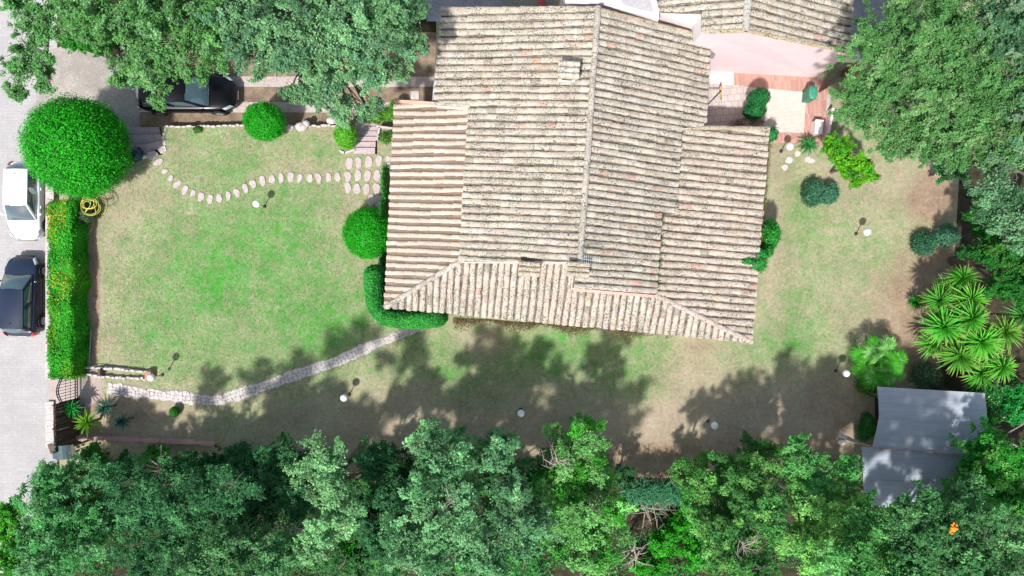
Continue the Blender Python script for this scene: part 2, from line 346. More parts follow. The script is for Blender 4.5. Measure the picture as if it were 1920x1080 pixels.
for i in range(N):
    j = 0
    while j < 3:
        q = [rows[i][j], rows[i + 1][j], rows[i + 1][j + 1], rows[i][j + 1]]
        j += 1
        m = (sum(a for a, _ in q) / 4, sum(b for _, b in q) / 4)
        kk_ = rp.uniform(.82, 1.02); q = [(m[0] + (a - m[0]) * kk_, m[1] + (b - m[1]) * kk_) for a, b in q]
        q8 = []
        for k in range(4):
            a, b = q[k], q[(k + 1) % 4]
            q8 += [(a[0] * .82 + b[0] * .18, a[1] * .82 + b[1] * .18), (a[0] * .18 + b[0] * .82, a[1] * .18 + b[1] * .82)]
        pts = [sp(*c) for c in q8]; pts = pts[::-1]
        h = rp.uniform(.02, .045)
        mb.prism([p[:2] for p in pts], .0, h)
tag(mb.build('path', M_STONE), 'narrow crazy paving path of pale stones curving across the lawn', None, None, 'structure')
mb = MB(); vs = []
for i in range(61):
    s = seg[-1] * i / 60; c, n = along(pl, seg, s); w = W(s) + .02; vs += [c + n * w, c - n * w]
mb.add([(v.x, v.y, .009) for v in vs], [(2 * i, 2 * i + 1, 2 * i + 3, 2 * i + 2) for i in range(60)])
tag(mb.build('path_bed', mk_soil('path_mortar', (.22, .19, .16), (.42, .37, .33), 1.2)), 'earth joints between the stones of the path', None, None, 'structure')

# ================================================================ HOUSE
def plane3(a, b, c):
    n = (b - a).cross(c - a).normalized()
    return (a, n if n.z > 0 else -n)
def onp(pl_, px, py):
    a, n = pl_; d0 = P(px, py, 0) - Vector((0, 0, H)); c = Vector((0, 0, H))
    return c + d0 * ((a - c).dot(n) / d0.dot(n))
def offs(p, d): return (p[0] + p[1] * d, p[1])

OLD = [(.58, .53, .43), (.55, .51, .43), (.59, .55, .48), (.50, .46, .39), (.55, .48, .41), (.60, .54, .48), (.47, .43, .37), (.55, .46, .39)]
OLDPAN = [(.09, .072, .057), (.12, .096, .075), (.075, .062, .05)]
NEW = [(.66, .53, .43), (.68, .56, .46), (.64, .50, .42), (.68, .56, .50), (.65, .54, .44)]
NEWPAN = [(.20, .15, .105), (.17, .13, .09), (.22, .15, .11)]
def tiles(mb, plane, poly_px, spacing, cw, expo, cov, pan, seed, rare=.02, overhang=.06):
    rg = random.Random(seed); a0, n = plane
    u = Vector((0, 0, -1)); u = (u - n * u.dot(n)).normalized(); v = n.cross(u)
    poly = [onp(plane, a, b) for a, b in poly_px]
    q = [((p - a0).dot(u), (p - a0).dot(v)) for p in poly]
    def cuts(b):
        r = []
        for i in range(len(q)):
            (x0, y0), (x1, y1) = q[i], q[(i + 1) % len(q)]
            if (y0 <= b < y1) or (y1 <= b < y0): r.append(x0 + (x1 - x0) * (b - y0) / (y1 - y0))
        r.sort(); return [(r[i], r[i + 1]) for i in range(0, len(r) - 1, 2)]
    bmin = min(b for _, b in q); bmax = max(b for _, b in q)
    def clipd(b, lo, hi, ref):
        cc = cuts(min(max(b, bmin + 1e-4), bmax - 1e-4))
        best = None
        for c in cc:
            ov = min(c[1], ref[1]) - max(c[0], ref[0])
            if best is None or ov > best[0]: best = (ov, c)
        if best is None: return lo, hi
        c = best[1]; return min(max(lo, c[0]), c[1] + overhang), min(max(hi, c[0]), c[1] + overhang)
    K = 8
    nr = int((bmax - bmin) / spacing)
    sp_ = (bmax - bmin) / nr
    for r in range(nr):
        for kind in (0, 1):
            b0 = bmin + (r + .5 + (.5 if kind else 0)) * sp_
            if b0 > bmax - .03: continue
            w = cw if kind == 0 else sp_ - cw + .07
            ph1, ph2 = rg.uniform(0, 6), rg.uniform(0, 6)
            for ref in cuts(b0):
                L = ref[1] - ref[0]; m = max(1, round(L / expo)); ex = L / m
                for k in range(m):
                    lo = ref[0] + k * ex; hi = lo + ex + .05 + rg.uniform(-.015, .02)
                    if k == m - 1: hi = lo + ex + rg.uniform(.0, overhang)
                    base = rg.choice(cov if kind == 0 else pan); f = rg.uniform(.9, 1.08)
                    if kind == 0 and rg.random() < rare: base = (.60, .38, .31); f = rg.uniform(.8, 1.05)
                    if kind == 0 and cov is not NEW and rg.random() < .02: base = (.36, .31, .26)
                    col = tuple(min(.88, x * f) for x in base)
                    wob = .018 * math.sin(lo * .9 + ph1) + .012 * math.sin(lo * 2.3 + ph2) + rg.uniform(-.008, .008); tw = rg.uniform(-.012, .012)
                    zt = rg.uniform(0, .008); vs = []
                    for e in (0, 1):
                        for j in range(K + 1):
                            th = math.pi * j / K
                            if kind == 0:
                                ww = w * (.43 if e == 0 else .5); bb = b0 + wob + (tw if e else -tw) - ww * math.cos(th)
                                zz = ww * .62 * math.sin(th) + (.0 if e == 0 else .028) + zt - .01
                            else:
                                ww = w * .5; bb = b0 - ww * math.cos(th); zz = .025 - .05 * math.sin(th) + (0 if e == 0 else .015)
                            l2, h2 = clipd(bb, lo, hi, ref)
                            vs.append(a0 + u * (l2 if e == 0 else h2) + v * bb + n * (zz + .03))
                    mb.add(vs, [(j, j + 1, K + 2 + j, K + 1 + j) for j in range(K)], col)
def deck(mb, plane, poly_px, off=-.02, th=.1):
    p = offs(plane, off); q = [onp(plane, a, b) for a, b in poly_px]; n = plane[1]; m = len(q)
    # shrink a little towards the centroid so the deck stays hidden under the tiles
    c = sum(q, Vector()) / m; q = [c + (x - c) * .995 for x in q]
    top = [x + n * off for x in q]; bot = [x - n * th for x in q]
    mb.add(top + bot, [tuple(range(m)), tuple(range(2 * m - 1, m - 1, -1))] + [(i, m + i, m + (i + 1) % m, (i + 1) % m) for i in range(m)], (.2, .16, .13))
def caps(mb, a, b, w, h, cols, seed, expo=.42, lift=.0):
    rg = random.Random(seed); d = (b - a); L = d.length; d = d / L; s = d.cross(Vector((0, 0, 1))).normalized(); up = s.cross(d).normalized()
    m = max(1, round(L / expo)); K = 8
    for k in range(m):
        lo = L * k / m; hi = L * (k + 1) / m + .05; vs = []; f = rg.uniform(.85, 1.1); c0 = rg.choice(cols); jx = rg.uniform(-.015, .015)
        for e, (x, ww) in enumerate(((lo, w * .44), (hi, w * .5))):
            for j in range(K + 1):
                th = math.pi * j / K
                vs.append(a + d * x - s * (ww * math.cos(th) + jx) + up * (h * math.sin(th) + .02 * e + lift - .02))
        mb.add(vs, [(j, j + 1, K + 2 + j, K + 1 + j) for j in range(K)], tuple(x * f for x in c0))

PA = plane3(P(1121, 17, 5.3), P(1088, 490, 5.3), P(828, 18, 3.62))
PD = plane3(P(1121, 17, 5.3), P(1088, 490, 5.3), P(1316, 68, 3.3))
PE = plane3(P(722, 575, 2.6), P(1408, 640, 2.6), P(862, 492, 3.45))
PB = plane3(P(722, 575, 2.6), P(739, 192, 2.6), P(862, 492, 3.45))
zE = onp(PE, 1230, 553).z
PC = plane3(P(1440, 243, 2.6), P(1408, 640, 2.6), P(1230, 553, zE))
polyA = [(1121, 17), (1088, 491), (862, 491), (880, 199), (815, 193), (829, 18)]
polyD = [(1121, 17), (1316, 68), (1328, 84), (1321, 237), (1276, 240), (1266, 401), (1238, 403), (1229, 553), (1074, 541), (1080, 491), (1088, 491)]
polyB = [(741, 192), (884, 200), (868, 488), (862, 492), (722, 575)]
polyC = [(1266, 240), (1440, 243), (1408, 640), (1230, 553), (1225, 520), (1232, 395), (1258, 395)]
polyE = [(862, 492), (1082, 492), (1070, 538), (1230, 553), (1408, 640), (722, 575)]
house = empty('house', P(1000, 330, 0), 'house with weathered clay tile roofs in the middle of the lawn', 'house')
HI = Matrix.Translation(-house.location)
def hp(o):       # parent while keeping world coordinates
    o.parent = house; o.matrix_parent_inverse = HI; return o
def roofpart(name, plane, poly, spacing, cw, expo, cov, pan, mat, seed, label, parentf=hp, rare=.02):
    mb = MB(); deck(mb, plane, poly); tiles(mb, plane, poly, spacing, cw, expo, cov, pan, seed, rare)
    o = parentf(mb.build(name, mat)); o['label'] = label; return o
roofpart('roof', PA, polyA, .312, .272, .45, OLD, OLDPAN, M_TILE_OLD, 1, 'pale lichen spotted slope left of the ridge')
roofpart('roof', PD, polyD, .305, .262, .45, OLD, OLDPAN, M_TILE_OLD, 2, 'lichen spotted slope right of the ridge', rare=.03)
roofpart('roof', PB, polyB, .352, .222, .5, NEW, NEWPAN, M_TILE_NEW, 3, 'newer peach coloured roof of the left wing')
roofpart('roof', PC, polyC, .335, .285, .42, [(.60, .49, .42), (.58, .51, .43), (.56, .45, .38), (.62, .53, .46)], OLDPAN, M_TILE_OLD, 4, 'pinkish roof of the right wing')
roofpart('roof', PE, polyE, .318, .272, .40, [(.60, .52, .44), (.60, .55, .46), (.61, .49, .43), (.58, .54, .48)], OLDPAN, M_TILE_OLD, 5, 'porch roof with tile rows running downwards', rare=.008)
# ridge and hips
mb = MB()
caps(mb, P(1122, 12, 5.36), P(1087, 494, 5.36), .30, .12, [(.55, .50, .45), (.6, .54, .48), (.5, .45, .4)], 1)
hp(mb.build('ridge_tiles', M_TILE_OLD, smooth=False))
mb = MB(); caps(mb, P(862, 490, 3.52), P(722, 576, 2.66), .27, .11, [(.62, .55, .5), (.56, .5, .46)], 2); hp(mb.build('hip_tiles', M_TILE_OLD))
mb = MB(); caps(mb, P(1228, 552, zE + .06), P(1409, 641, 2.66), .27, .11, [(.62, .5, .46), (.56, .48, .44)], 3); hp(mb.build('hip_tiles', M_TILE_OLD))
# verge edges / flashings
def strip(name, pts, w, h, mat):
    mb = MB()
    for a, b in zip(pts[:-1], pts[1:]):
        d = (b - a).normalized(); s = d.cross(Vector((0, 0, 1))).normalized() * (w / 2); up = Vector((0, 0, h))
        q = [a - s, b - s, b + s, a + s]
        mb.add(q + [x + up for x in q], [(3, 2, 1, 0), (4, 5, 6, 7), (0, 1, 5, 4), (1, 2, 6, 5), (2, 3, 7, 6), (3, 0, 4, 7)])
    return hp(mb.build(name, mat))
strip('verge', [onp(PB, 741, 191) + Vector((0, 0, .03)), onp(PB, 822, 196) + Vector((0, 0, .03))], .14, .12, M_PINKCAP)
strip('verge', [onp(PE, 862, 490) + Vector((0, 0, .08)), onp(PE, 1080, 493) + Vector((0, 0, .08))], .16, .10, M_MORTAR)
strip('verge', [onp(PE, 1074, 543) + Vector((0, 0, .08)), onp(PE, 1230, 556) + Vector((0, 0, .06))], .13, .08, M_PINKCAP)
strip('verge', [onp(PE, 1079, 493) + Vector((0, 0, .08)), onp(PE, 1072, 543) + Vector((0, 0, .08))], .12, .10, M_MORTAR)
mb = MB(); caps(mb, onp(PC, 1276, 239) + Vector((0, 0, .05)), onp(PC, 1440, 242) + Vector((0, 0, .05)), .22, .09, [(.45, .38, .27), (.5, .43, .3)], 9)
hp(mb.build('verge_tiles', M_TILE_OLD))
mb = MB(); caps(mb, onp(PA, 1118, 17) + Vector((0, 0, .05)), onp(PA, 829, 18) + Vector((0, 0, .05)), .24, .09, [(.56, .46, .38), (.55, .5, .4)], 10)
caps(mb, onp(PD, 1124, 19) + Vector((0, 0, .05)), onp(PD, 1317, 69) + Vector((0, 0, .05)), .22, .09, [(.5, .38, .27), (.55, .45, .3)], 11)
hp(mb.build('verge_tiles', M_TILE_OLD))
mb = MB(); caps(mb, onp(PA, 815, 194) + Vector((0, 0, .05)), onp(PA, 880, 199) + Vector((0, 0, .05)), .2, .09, [(.56, .5, .4)], 12)
hp(mb.build('verge_tiles', M_TILE_OLD))
rngm = np.random.default_rng(4); n_ = 2600; tm = rngm.random(n_)
a_, b_ = onp(PC, 1236, 402), onp(PC, 1226, 548); cm = np.array(a_)[None] * (1 - tm)[:, None] + np.array(b_)[None] * tm[:, None] + rngm.normal(size=(n_, 3)) * np.array([.09, .03, .02]) + np.array([.08, 0, .09])
cm = cm[np.sin(tm * 23) + np.sin(tm * 51) > -.3]; n_ = len(cm); Nm = rngm.normal(size=(n_, 3)) * .5 + np.array([0, 0, 1.0]); Nm /= np.linalg.norm(Nm, axis=1, keepdims=True)
MOSS = (cm, Nm, rngm)
# walls : footprints under each plane, tops follow the roof
def wall(poly_px, plane, shrink=.93, name='wall', mat=None, parentf=hp, lo=0.0):
    q = [onp(plane, a, b) for a, b in poly_px]; c = sum(q, Vector()) / len(q)
    q = [c + (x - c) * shrink for x in q]; nrm = sum(((q[i].x * q[(i + 1) % len(q)].y - q[(i + 1) % len(q)].x * q[i].y) for i in range(len(q))))
    if nrm < 0: q = q[::-1]
    tops = []
    for x in q:
        a, n = plane; tops.append(a.z - ((x.x - a.x) * n.x + (x.y - a.y) * n.y) / n.z - .14)
    mb = MB(); mb.prism([x[:2] for x in q], lo, tops); return parentf(mb.build(name, mat or M_PINK))
wall([(1121, 20), (1088, 486), (870, 486), (876, 200), (822, 196), (833, 22)], PA, .975)
wall([(1119, 22), (1310, 72), (1316, 234), (1272, 240), (1262, 400), (1234, 403), (1222, 548), (1080, 536), (1086, 486)], PD, .975)
wall([(748, 200), (880, 205), (864, 488), (740, 560)], PB, .95)
wall([(1276, 250), (1432, 252), (1395, 615), (1234, 548)], PC, .95)
wall([(862, 500), (1070, 500), (1230, 560), (1370, 612), (760, 565)], PE, .95)
# filler walls where roofs step
mb = MB(); a, b = onp(PA, 817, 197), onp(PA, 881, 202)
mb.add([(a.x, a.y, 2.4), (b.x, b.y, 2.4), (b.x, b.y, onp(PA, 881, 202).z - .03), (a.x, a.y, onp(PA, 817, 197).z - .03)], [(0, 1, 2, 3)])
hp(mb.build('parapet_wall', M_WHITE)); mb = MB()
a, b = onp(PA, 863, 489.5), onp(PA, 1087, 489.5)
mb.add([(a.x, a.y, 3.0), (b.x, b.y, 3.0), (b.x, b.y, b.z - .02), (a.x, a.y, a.z - .02)], [(0, 1, 2, 3)])
hp(mb.build('parapet_wall', M_WHITE))
# gutters and downpipes
mb = MB(); mb.tube([P(820, 99, 3.2), P(812, 188, 3.2)], .055, 8); mb.tube([P(812, 188, 3.15), P(814, 188, .0)], .04, 8); hp(mb.build('gutter', M_METAL, smooth=True))
mb = MB(); mb.tube([P(1330, 84, 3.05), P(1324, 190, 3.05)], .05, 8); hp(mb.build('gutter', M_DKMETAL, smooth=True))
mb = MB(); mb.tube([P(1325, 190, 3.0), P(1321, 232, 3.0)], .055, 8); hp(mb.build('gutter', flat('white_metal', (.6, .58, .6), .4), smooth=True))
mb = MB(); mb.tube([P(1325, 198, 2.9), P(1352, 170, .5)], .035, 8); hp(mb.build('downpipe', flat('rusty_pipe', (.14, .08, .05), .7), smooth=True))
mb = MB(); mb.tube([P(1352, 160, .5), P(1350, 168, .5), P(1352, 186, .1)], .05, 8); hp(mb.build('pipe_elbow', flat('ochre_pipe', (.42, .3, .14), .7), smooth=True))
# chimneys (parts of the house)
def chimney(px, py, sx, sy, z0, z1, capcol, label, rz=R(-4), slots=True):
    b = P(px, py, z1); mb = MB(); mb.box((b.x, b.y, (z0 + z1) / 2), (sx, sy, z1 - z0), rz)
    c = hp(mb.build('chimney', M_WHITE)); c['label'] = label
    mb = MB(); mb.box((b.x, b.y, z1 + .06), (sx + .14, sy + .14, .1), rz, (.6, .5, .4)); 
    for i in (-1, 0, 1):
        w = (sy + .1) / 3; off = Vector((-math.sin(rz) * i * w, math.cos(rz) * i * w, 0)); ax = Vector((math.cos(rz), math.sin(rz), 0)) * (sx / 2 + .06)
        caps(mb, Vector((b.x, b.y, z1 + .13)) + off - ax, Vector((b.x, b.y, z1 + .13)) + off + ax, w * .95, w * .4, capcol, 4 + i, .32)
    k = mb.build('chimney_cap', M_TILE_OLD); k.parent = c
    if slots:
        mb = MB()
        for sgn in (-1, 1):
            mb.box((b.x + sgn * (sx / 2 + .004) * math.cos(rz), b.y + sgn * (sx / 2 + .004) * math.sin(rz), z1 - .2), (.02, sy * .6, .22), rz)
            mb.box((b.x + sgn * (sy / 2 + .004) * math.sin(rz), b.y - sgn * (sy / 2 + .004) * math.cos(rz), z1 - .2), (sx * .6, .02, .22), rz)
        k = mb.build('flue_opening', flat('flue_shade', (.02, .018, .016), .95)); k.parent = c  # near-black panels on the faces paint the shade inside the flue openings
chimney(1065, 132, .72, .62, 3.6, 5.75, [(.66, .62, .56), (.6, .56, .5)], 'white rendered chimney beside the top of the ridge')
chimney(991, 504, .75, .52, 3.1, 5.0, [(.58, .5, .36), (.55, .48, .36)], 'ochre tiled chimney on the upper edge of the porch roof, left of the antenna')
chimney(1083, 505, .75, .52, 3.1, 5.55, [(.58, .5, .34), (.57, .46, .36)], 'ochre tiled chimney just below the end of the ridge')
# old tiles above the lower chimneys are part of the tile texture; antenna
an = empty('antenna', P(1088, 488, 5.0), 'small grey rooftop antenna beside the chimney at the end of the ridge', 'antenna')
an.location = P(1088, 489, 5.2); z = 0
mb = MB(); mb.tube([(0, 0, 0), (0, 0, 1.3)], .022, 7); o = mb.build('mast', M_METAL, an)
mb = MB(); mb.tube([(-.1, .05, 1.25), (.75, -.1, 1.25)], .012, 6)
for i in range(9):
    x = -.05 + i * .09; y = .04 - i * .016; L = .26 - i * .012; mb.tube([(x, y - L, 1.255), (x, y + L, 1.255)], .008, 5)
for s_ in (-1, 1): mb.tube([(-.08, 0, 1.25), (-.2, .2 * s_, 1.4)], .008, 5); mb.tube([(-.08, 0, 1.25), (-.2, .2 * s_, 1.1)], .008, 5)
mb.build('aerial', flat('pale_aluminium', (.6, .6, .62), .35, .5, .5), an)

# neighbouring building
nb = empty('neighbour_house', P(1420, 40, 0), 'neighbouring house with pink gable wall and lichened tile roof at the top', 'house')
NI = Matrix.Translation(-nb.location)
def np_(o): o.parent = nb; o.matrix_parent_inverse = NI; return o
ap = P(1397, 58, 5.7); ridN = Vector((ap.x + .072 * 14, ap.y + 14, 5.7)); ee = P(1604, 104, 3.45)
PF = plane3(ap, ridN, ee); ew = Vector((2 * ap.x - ee.x, 2 * ap.y - ee.y - .2, 3.45)); ew = ap + (ap - ee); ew.z = 3.45; ew.y = ap.y + (ap.y - ee.y)
PG = plane3(ap, ridN, ew)
def topx(p): return 960 + p.x * F / (H - p.z), 540 - p.y * F / (H - p.z)
rN = topx(ap + (ridN - ap) * .5)
polyF = [(1397, 58), (rN[0], rN[1]), (1604, rN[1]), (1592, 98)]
polyG = [(1397, 58), (1317, 60), (1317, 26), (1240, 23), (1200, -8), (1180, -20), (1180, rN[1]), (rN[0], rN[1])]
roofpart('roof', PF, polyF, .32, .275, .45, OLD, OLDPAN, M_TILE_OLD, 6, 'lichened slope right of the neighbour ridge', np_)
roofpart('roof', PG, polyG, .32, .275, .45, OLD, OLDPAN, M_TILE_OLD, 7, 'lichened slope left of the neighbour ridge', np_)
mb = MB(); caps(mb, ap + Vector((0, -.05, .06)), ap + (ridN - ap) * .5 + Vector((0, 0, .06)), .34, .13, [(.5, .48, .46)], 8); np_(mb.build('ridge_tiles', M_TILE_OLD))
mb = MB(); caps(mb, ap + Vector((.05, 0, .05)), onp(PF, 1594, 99) + Vector((0, 0, .05)), .2, .08, [(.5, .40, .22), (.52, .45, .33)], 13)
caps(mb, ap + Vector((-.05, 0, .05)), onp(PG, 1317, 60) + Vector((0, 0, .05)), .2, .08, [(.5, .40, .22), (.52, .45, .33)], 14); np_(mb.build('verge_tiles', M_TILE_OLD))
mb = MB(); L_ = onp(PG, 1316.5, 60); Rr = onp(PF, 1594, 100); A_ = ap.copy()
pts = [(L_.x, L_.y, 0), (Rr.x, Rr.y, 0), (Rr.x, Rr.y, Rr.z - .1), (A_.x, A_.y - .0, A_.z - .1), (L_.x, L_.y, L_.z - .1)]
mb.add(pts + [(x + .03, y + 8, z_) for x, y, z_ in pts], [(0, 1, 2, 3, 4), (9, 8, 7, 6, 5), (1, 6, 7, 2), (0, 5, 6, 1)])
np_(mb.build('wall', M_PINK))
mb = MB(); mb.add([pts[0], pts[4], (pts[4][0] + .03, pts[4][1] + 8, pts[4][2]), (pts[0][0] + .03, pts[0][1] + 8, 0)], [(0, 1, 2, 3)]); np_(mb.build('wall', M_WHITE))
gp = [onp(PG, *c_) for c_ in [(1200, -7), (1240, 24), (1317, 27)]]; mb = MB()
for a, b in zip(gp[:-1], gp[1:]): mb.add([(a.x, a.y + .06, 0), (b.x, b.y + .06, 0), (b.x, b.y + .06, b.z - .06), (a.x, a.y + .06, a.z - .06)], [(0, 1, 2, 3)])
np_(mb.build('wall', M_WHITE))
mb = MB(); a = P(1557, 98, 3.0); b = P(1612, 108, 3.0); mb.prism([(a.x, a.y - .25), (b.x, b.y - .1), (b.x, b.y + .15), (a.x, a.y + .25)], 2.55, 3.05); np_(mb.build('wall_coping', M_PINK))
mb = MB()
for i in range(5): mb.add([P(1330, 88 + i * 4.4, 3.0), P(1349 - i * 2.4, 88 + i * 4.4, 2.5), P(1347 - i * 2.4, 92.2 + i * 4.4, 2.5), P(1330, 92.2 + i * 4.4, 3.03)], [(0, 3, 2, 1)])
np_(mb.build('awning', flat('corrugated_grey', (.25, .26, .27), .6)))
# white terrace wall between the two roofs
tw = MB(); tw.prism([P(a, b, 4.6)[:2] for a, b in [(1060, -60), (1215, -60), (1236, 20), (1236, 36), (1200, 28), (1128, 8), (1060, 6)]], 0, 4.6)
tag(tw.build('terrace_wall', mk_plaster('terrace_plaster', (.62, .555, .56))), 'white rendered terrace wall squeezed between the two tiled roofs', 'wall')
cs('terrace_floor', [(1146, -40), (1210, -40), (1226, 22), (1205, 20), (1168, 8)], 4.612, mk_soil('terrace_gravel', (.36, .33, .34), (.50, .46, .47), 6), 'grey gravelled terrace top between the roofs')
mb = MB(); mb.prism([P(a, b, 1.2)[:2] for a, b in [(1010, 16), (1022, 16), (1020, -30), (1008, -30)]], 1.05, 1.2); mb.prism([P(a, b, 1.2)[:2] for a, b in [(1010, 17), (1030, 17), (1030, 13), (1010, 13)]], 1.21, 1.3)
for y_ in (14, -28): p_ = P(1015, y_, 1.2); mb.box((p_.x, p_.y, .55), (.1, .1, 1.1))
tag(mb.build('red_railing', flat('red_paint', (.42, .05, .05), .5)), 'red painted railing above the main roof edge', 'railing')

# ================================================================ FOLIAGE
def unit(a): return a / np.maximum(1e-9, np.linalg.norm(a, axis=-1, keepdims=True))
def leaf_geo(C, N, L, W, rng, T=None):
    n = len(C)
    r = rng.normal(size=(n, 3)) if T is None else T
    t = unit(r - N * np.sum(r * N, 1, keepdims=True)); b = np.cross(N, t)
    V = np.empty((n, 4, 3), np.float32)
    V[:, 0] = C - t * (L / 2)[:, None]; V[:, 1] = C + b * (W / 2)[:, None]; V[:, 2] = C + t * (L / 2)[:, None]; V[:, 3] = C - b * (W / 2)[:, None]
    Fc = np.arange(n * 4).reshape(n, 4)
    return V.reshape(-1, 3), Fc
UP = np.array([0, 0, 1.0])
def crown_leaves(lobes, rng, dens=2.2, rc=.34, sprigs=5, per=12, leaf=.095, spread=.055, base=(.12, .27, .13), alt=None, altp=0.0, var=.22, zbias=-.35, inner=.5, up=.5, flatk=.6, fill=70):
    Cs, Ns, Ks = [], [], []
    lob = [(np.array(c, float), np.array(r, float)) for c, r in lobes]
    for li, (c, r) in enumerate(lob):
        area = 4 * math.pi * ((r[0] * r[1]) ** 1.6 / 3 + (r[0] * r[2]) ** 1.6 / 3 + (r[1] * r[2]) ** 1.6 / 3) ** (1 / 1.6)
        # branches radiate from the middle of the lobe, sprays of leaves sit along their outer halves
        nb_ = max(5, int(area * dens * .42)); dv = unit(rng.normal(size=(nb_ * 3, 3))); dv = dv[dv[:, 2] > zbias][:nb_]; nb_ = len(dv)
        lump = (1 + .20 * np.sin(dv @ rng.normal(size=3) * 5 + rng.random() * 6)) * rng.uniform(.72, 1.12, nb_)
        e1 = c + dv * r * lump[:, None]; e0 = c + dv * r * (inner * .7 * lump)[:, None]; side_ = unit(rng.normal(size=dv.shape)) * .22
        bs = 1 + var * rng.normal(size=nb_) * .8; bh = rng.random(nb_) < altp
        ns_ = 7; ts = np.tile(np.linspace(0, 1, ns_), nb_); rp_ = lambda a_: np.repeat(a_, ns_, 0)
        p = rp_(e0) * (1 - ts)[:, None] + rp_(e1) * ts[:, None] + rp_(side_) * (np.sin(ts * 3.14))[:, None] + rng.normal(size=(nb_ * ns_, 3)) * .07
        ax = rp_(unit(e1 - e0)); ok = np.ones(len(p), bool)
        for lj, (c2, r2) in enumerate(lob):
            if lj != li: ok &= np.sum(((p - c2) / r2) ** 2, 1) > .4
        shade = rp_(bs)[ok]; hue = rp_(bh)[ok]; p = p[ok]; ax = ax[ok]; tsk = ts[ok]
        q = np.repeat(p, sprigs, 0); d1 = np.repeat(ax, sprigs, 0)
        fd = rng.normal(size=q.shape); fd[:, 2] *= flatk; fd = unit(unit(fd) * .9 + d1 * .75 + UP * .1); fl = rc * rng.uniform(.5, 1.15, len(q)) * np.repeat(1.15 - .6 * tsk, sprigs)
        k1 = np.repeat(shade, sprigs) * (1 + .12 * rng.normal(size=len(q))); h1 = np.repeat(hue, sprigs)
        q2 = np.repeat(q, per, 0); tt_ = rng.uniform(.08, 1, len(q2)); q2 = q2 + np.repeat(fd, per, 0) * (np.repeat(fl, per) * tt_)[:, None] + rng.normal(size=q2.shape) * (spread * (1.05 - .55 * tt_))[:, None]
        Cs.append(q2); Ns.append(unit(np.repeat(d1, per, 0) + UP * .6)); Ks.append(np.stack([np.repeat(k1, per), np.repeat(h1, per)], 1))
        m3 = int(area * fill); d3 = unit(rng.normal(size=(m3, 3))); p3 = c + d3 * r * rng.uniform(.15, .72, m3)[:, None]
        Cs.append(p3); Ns.append(d3); Ks.append(np.stack([np.clip(1 + .2 * rng.normal(size=m3), .5, 1.5), np.zeros(m3)], 1))
    C = np.concatenate(Cs); D = np.concatenate(Ns); K = np.concatenate(Ks)
    N = unit(D * (1 - up) + UP * up + rng.normal(size=C.shape) * .45)
    n = len(C); L = leaf * rng.uniform(.7, 1.35, n); W = L * rng.uniform(.45, .7, n)
    b = np.array(base); colr = np.where(K[:, 1:2] > .5, np.array(alt if alt is not None else base), b)
    colr = colr * np.clip(K[:, 0:1] * (1 + .16 * rng.normal(size=(n, 1))), .35, 1.9)
    colr[:, 0] *= rng.uniform(.8, 1.3, n); 
    V, Fc = leaf_geo(C, N, L, W, rng)
    return V, Fc, np.repeat(np.clip(colr, 0, .9), 4, 0)
TREE_N = [0]
def foliage_obj(name, sets, mat, parent):
    vs, fs, cs_ = [], [], []; n = 0
    for V, Fc, Cc in sets: vs.append(V); fs.append(Fc + n); cs_.append(Cc); n += len(V)
    return np_mesh(name, np.concatenate(vs), np.concatenate(fs), np.concatenate(cs_), mat, parent)
def tree(name, label, cat, lobes_px, base_px=None, trunk_r=.22, seed=0, group=None, mat=None, zb=0.0, twigs=0, trunkmat=None, **kw):
    """lobes_px: (px, py, z, radius_x, radius_y, radius_z) with radii in metres"""
    rng = np.random.default_rng(seed + 100); rg = random.Random(seed)
    lob = [(P(a, b, z), (rx, ry, rz)) for a, b, z, rx, ry, rz in lobes_px]
    if base_px is None:
        bx = sum(l[0].x for l in lob) / len(lob); by = sum(l[0].y for l in lob) / len(lob)
    else: q = P(*base_px, zb); bx, by = q.x, q.y
    root = empty(name, (bx, by, zb), label, cat, group)
    O = Vector((bx, by, zb))
    lobl = [(c - O, tuple(x * .88 for x in r)) for c, r in lob]
    mb = MB(); hmin = min(c.z - r[2] * .3 for c, r in lobl); fork = Vector((rg.uniform(-.2, .2), rg.uniform(-.2, .2), max(.5, hmin * .55)))
    mb.tube([(0, 0, -.1), (.03, 0, fork.z * .5), fork], [trunk_r * 1.3, trunk_r, trunk_r * .9], 8)
    for c, r in lobl:
        mid = fork.lerp(c, .5) + Vector((rg.uniform(-.3, .3), rg.uniform(-.3, .3), .25)); rr = trunk_r * .38
        tip = c + Vector((0, 0, r[2] * .4)); mb.tube([fork * .98, mid, c, tip], [rr, rr * .75, rr * .45, rr * .15], 6)
        for k in range(5):
            a = rg.uniform(0, 6.28); e = c + Vector((math.cos(a) * r[0] * .8, math.sin(a) * r[1] * .8, rg.uniform(0, .6) * r[2])); s = mid.lerp(c, rg.uniform(.2, .9))
            m2 = s.lerp(e, .5) + Vector((0, 0, .15)); mb.tube([s, m2, e], [rr * .35, rr * .22, .012], 5)
    for k in range(twigs):
        c, r = rg.choice(lobl); a = rg.uniform(0, 6.28); s = c + Vector((0, 0, r[2] * .5)); e = c + Vector((math.cos(a) * r[0] * rg.uniform(.5, 1), math.sin(a) * r[1] * rg.uniform(.5, 1), r[2] * rg.uniform(.8, 1.15)))
        mb.tube([s, s.lerp(e, .5) + Vector((.1, .05, .1)), e], [.03, .02, .008], 5)
        for j in range(4):
            s2 = s.lerp(e, rg.uniform(.3, .9)); mb.tube([s2, s2 + Vector((rg.uniform(-.5, .5), rg.uniform(-.5, .5), rg.uniform(0, .3)))], [.014, .005], 4)
    mb.build('trunk', trunkmat or M_BARK, root)
    foliage_obj('crown', [crown_leaves(lobl, rng, **kw)], mat or M_LEAF, root)
    return root

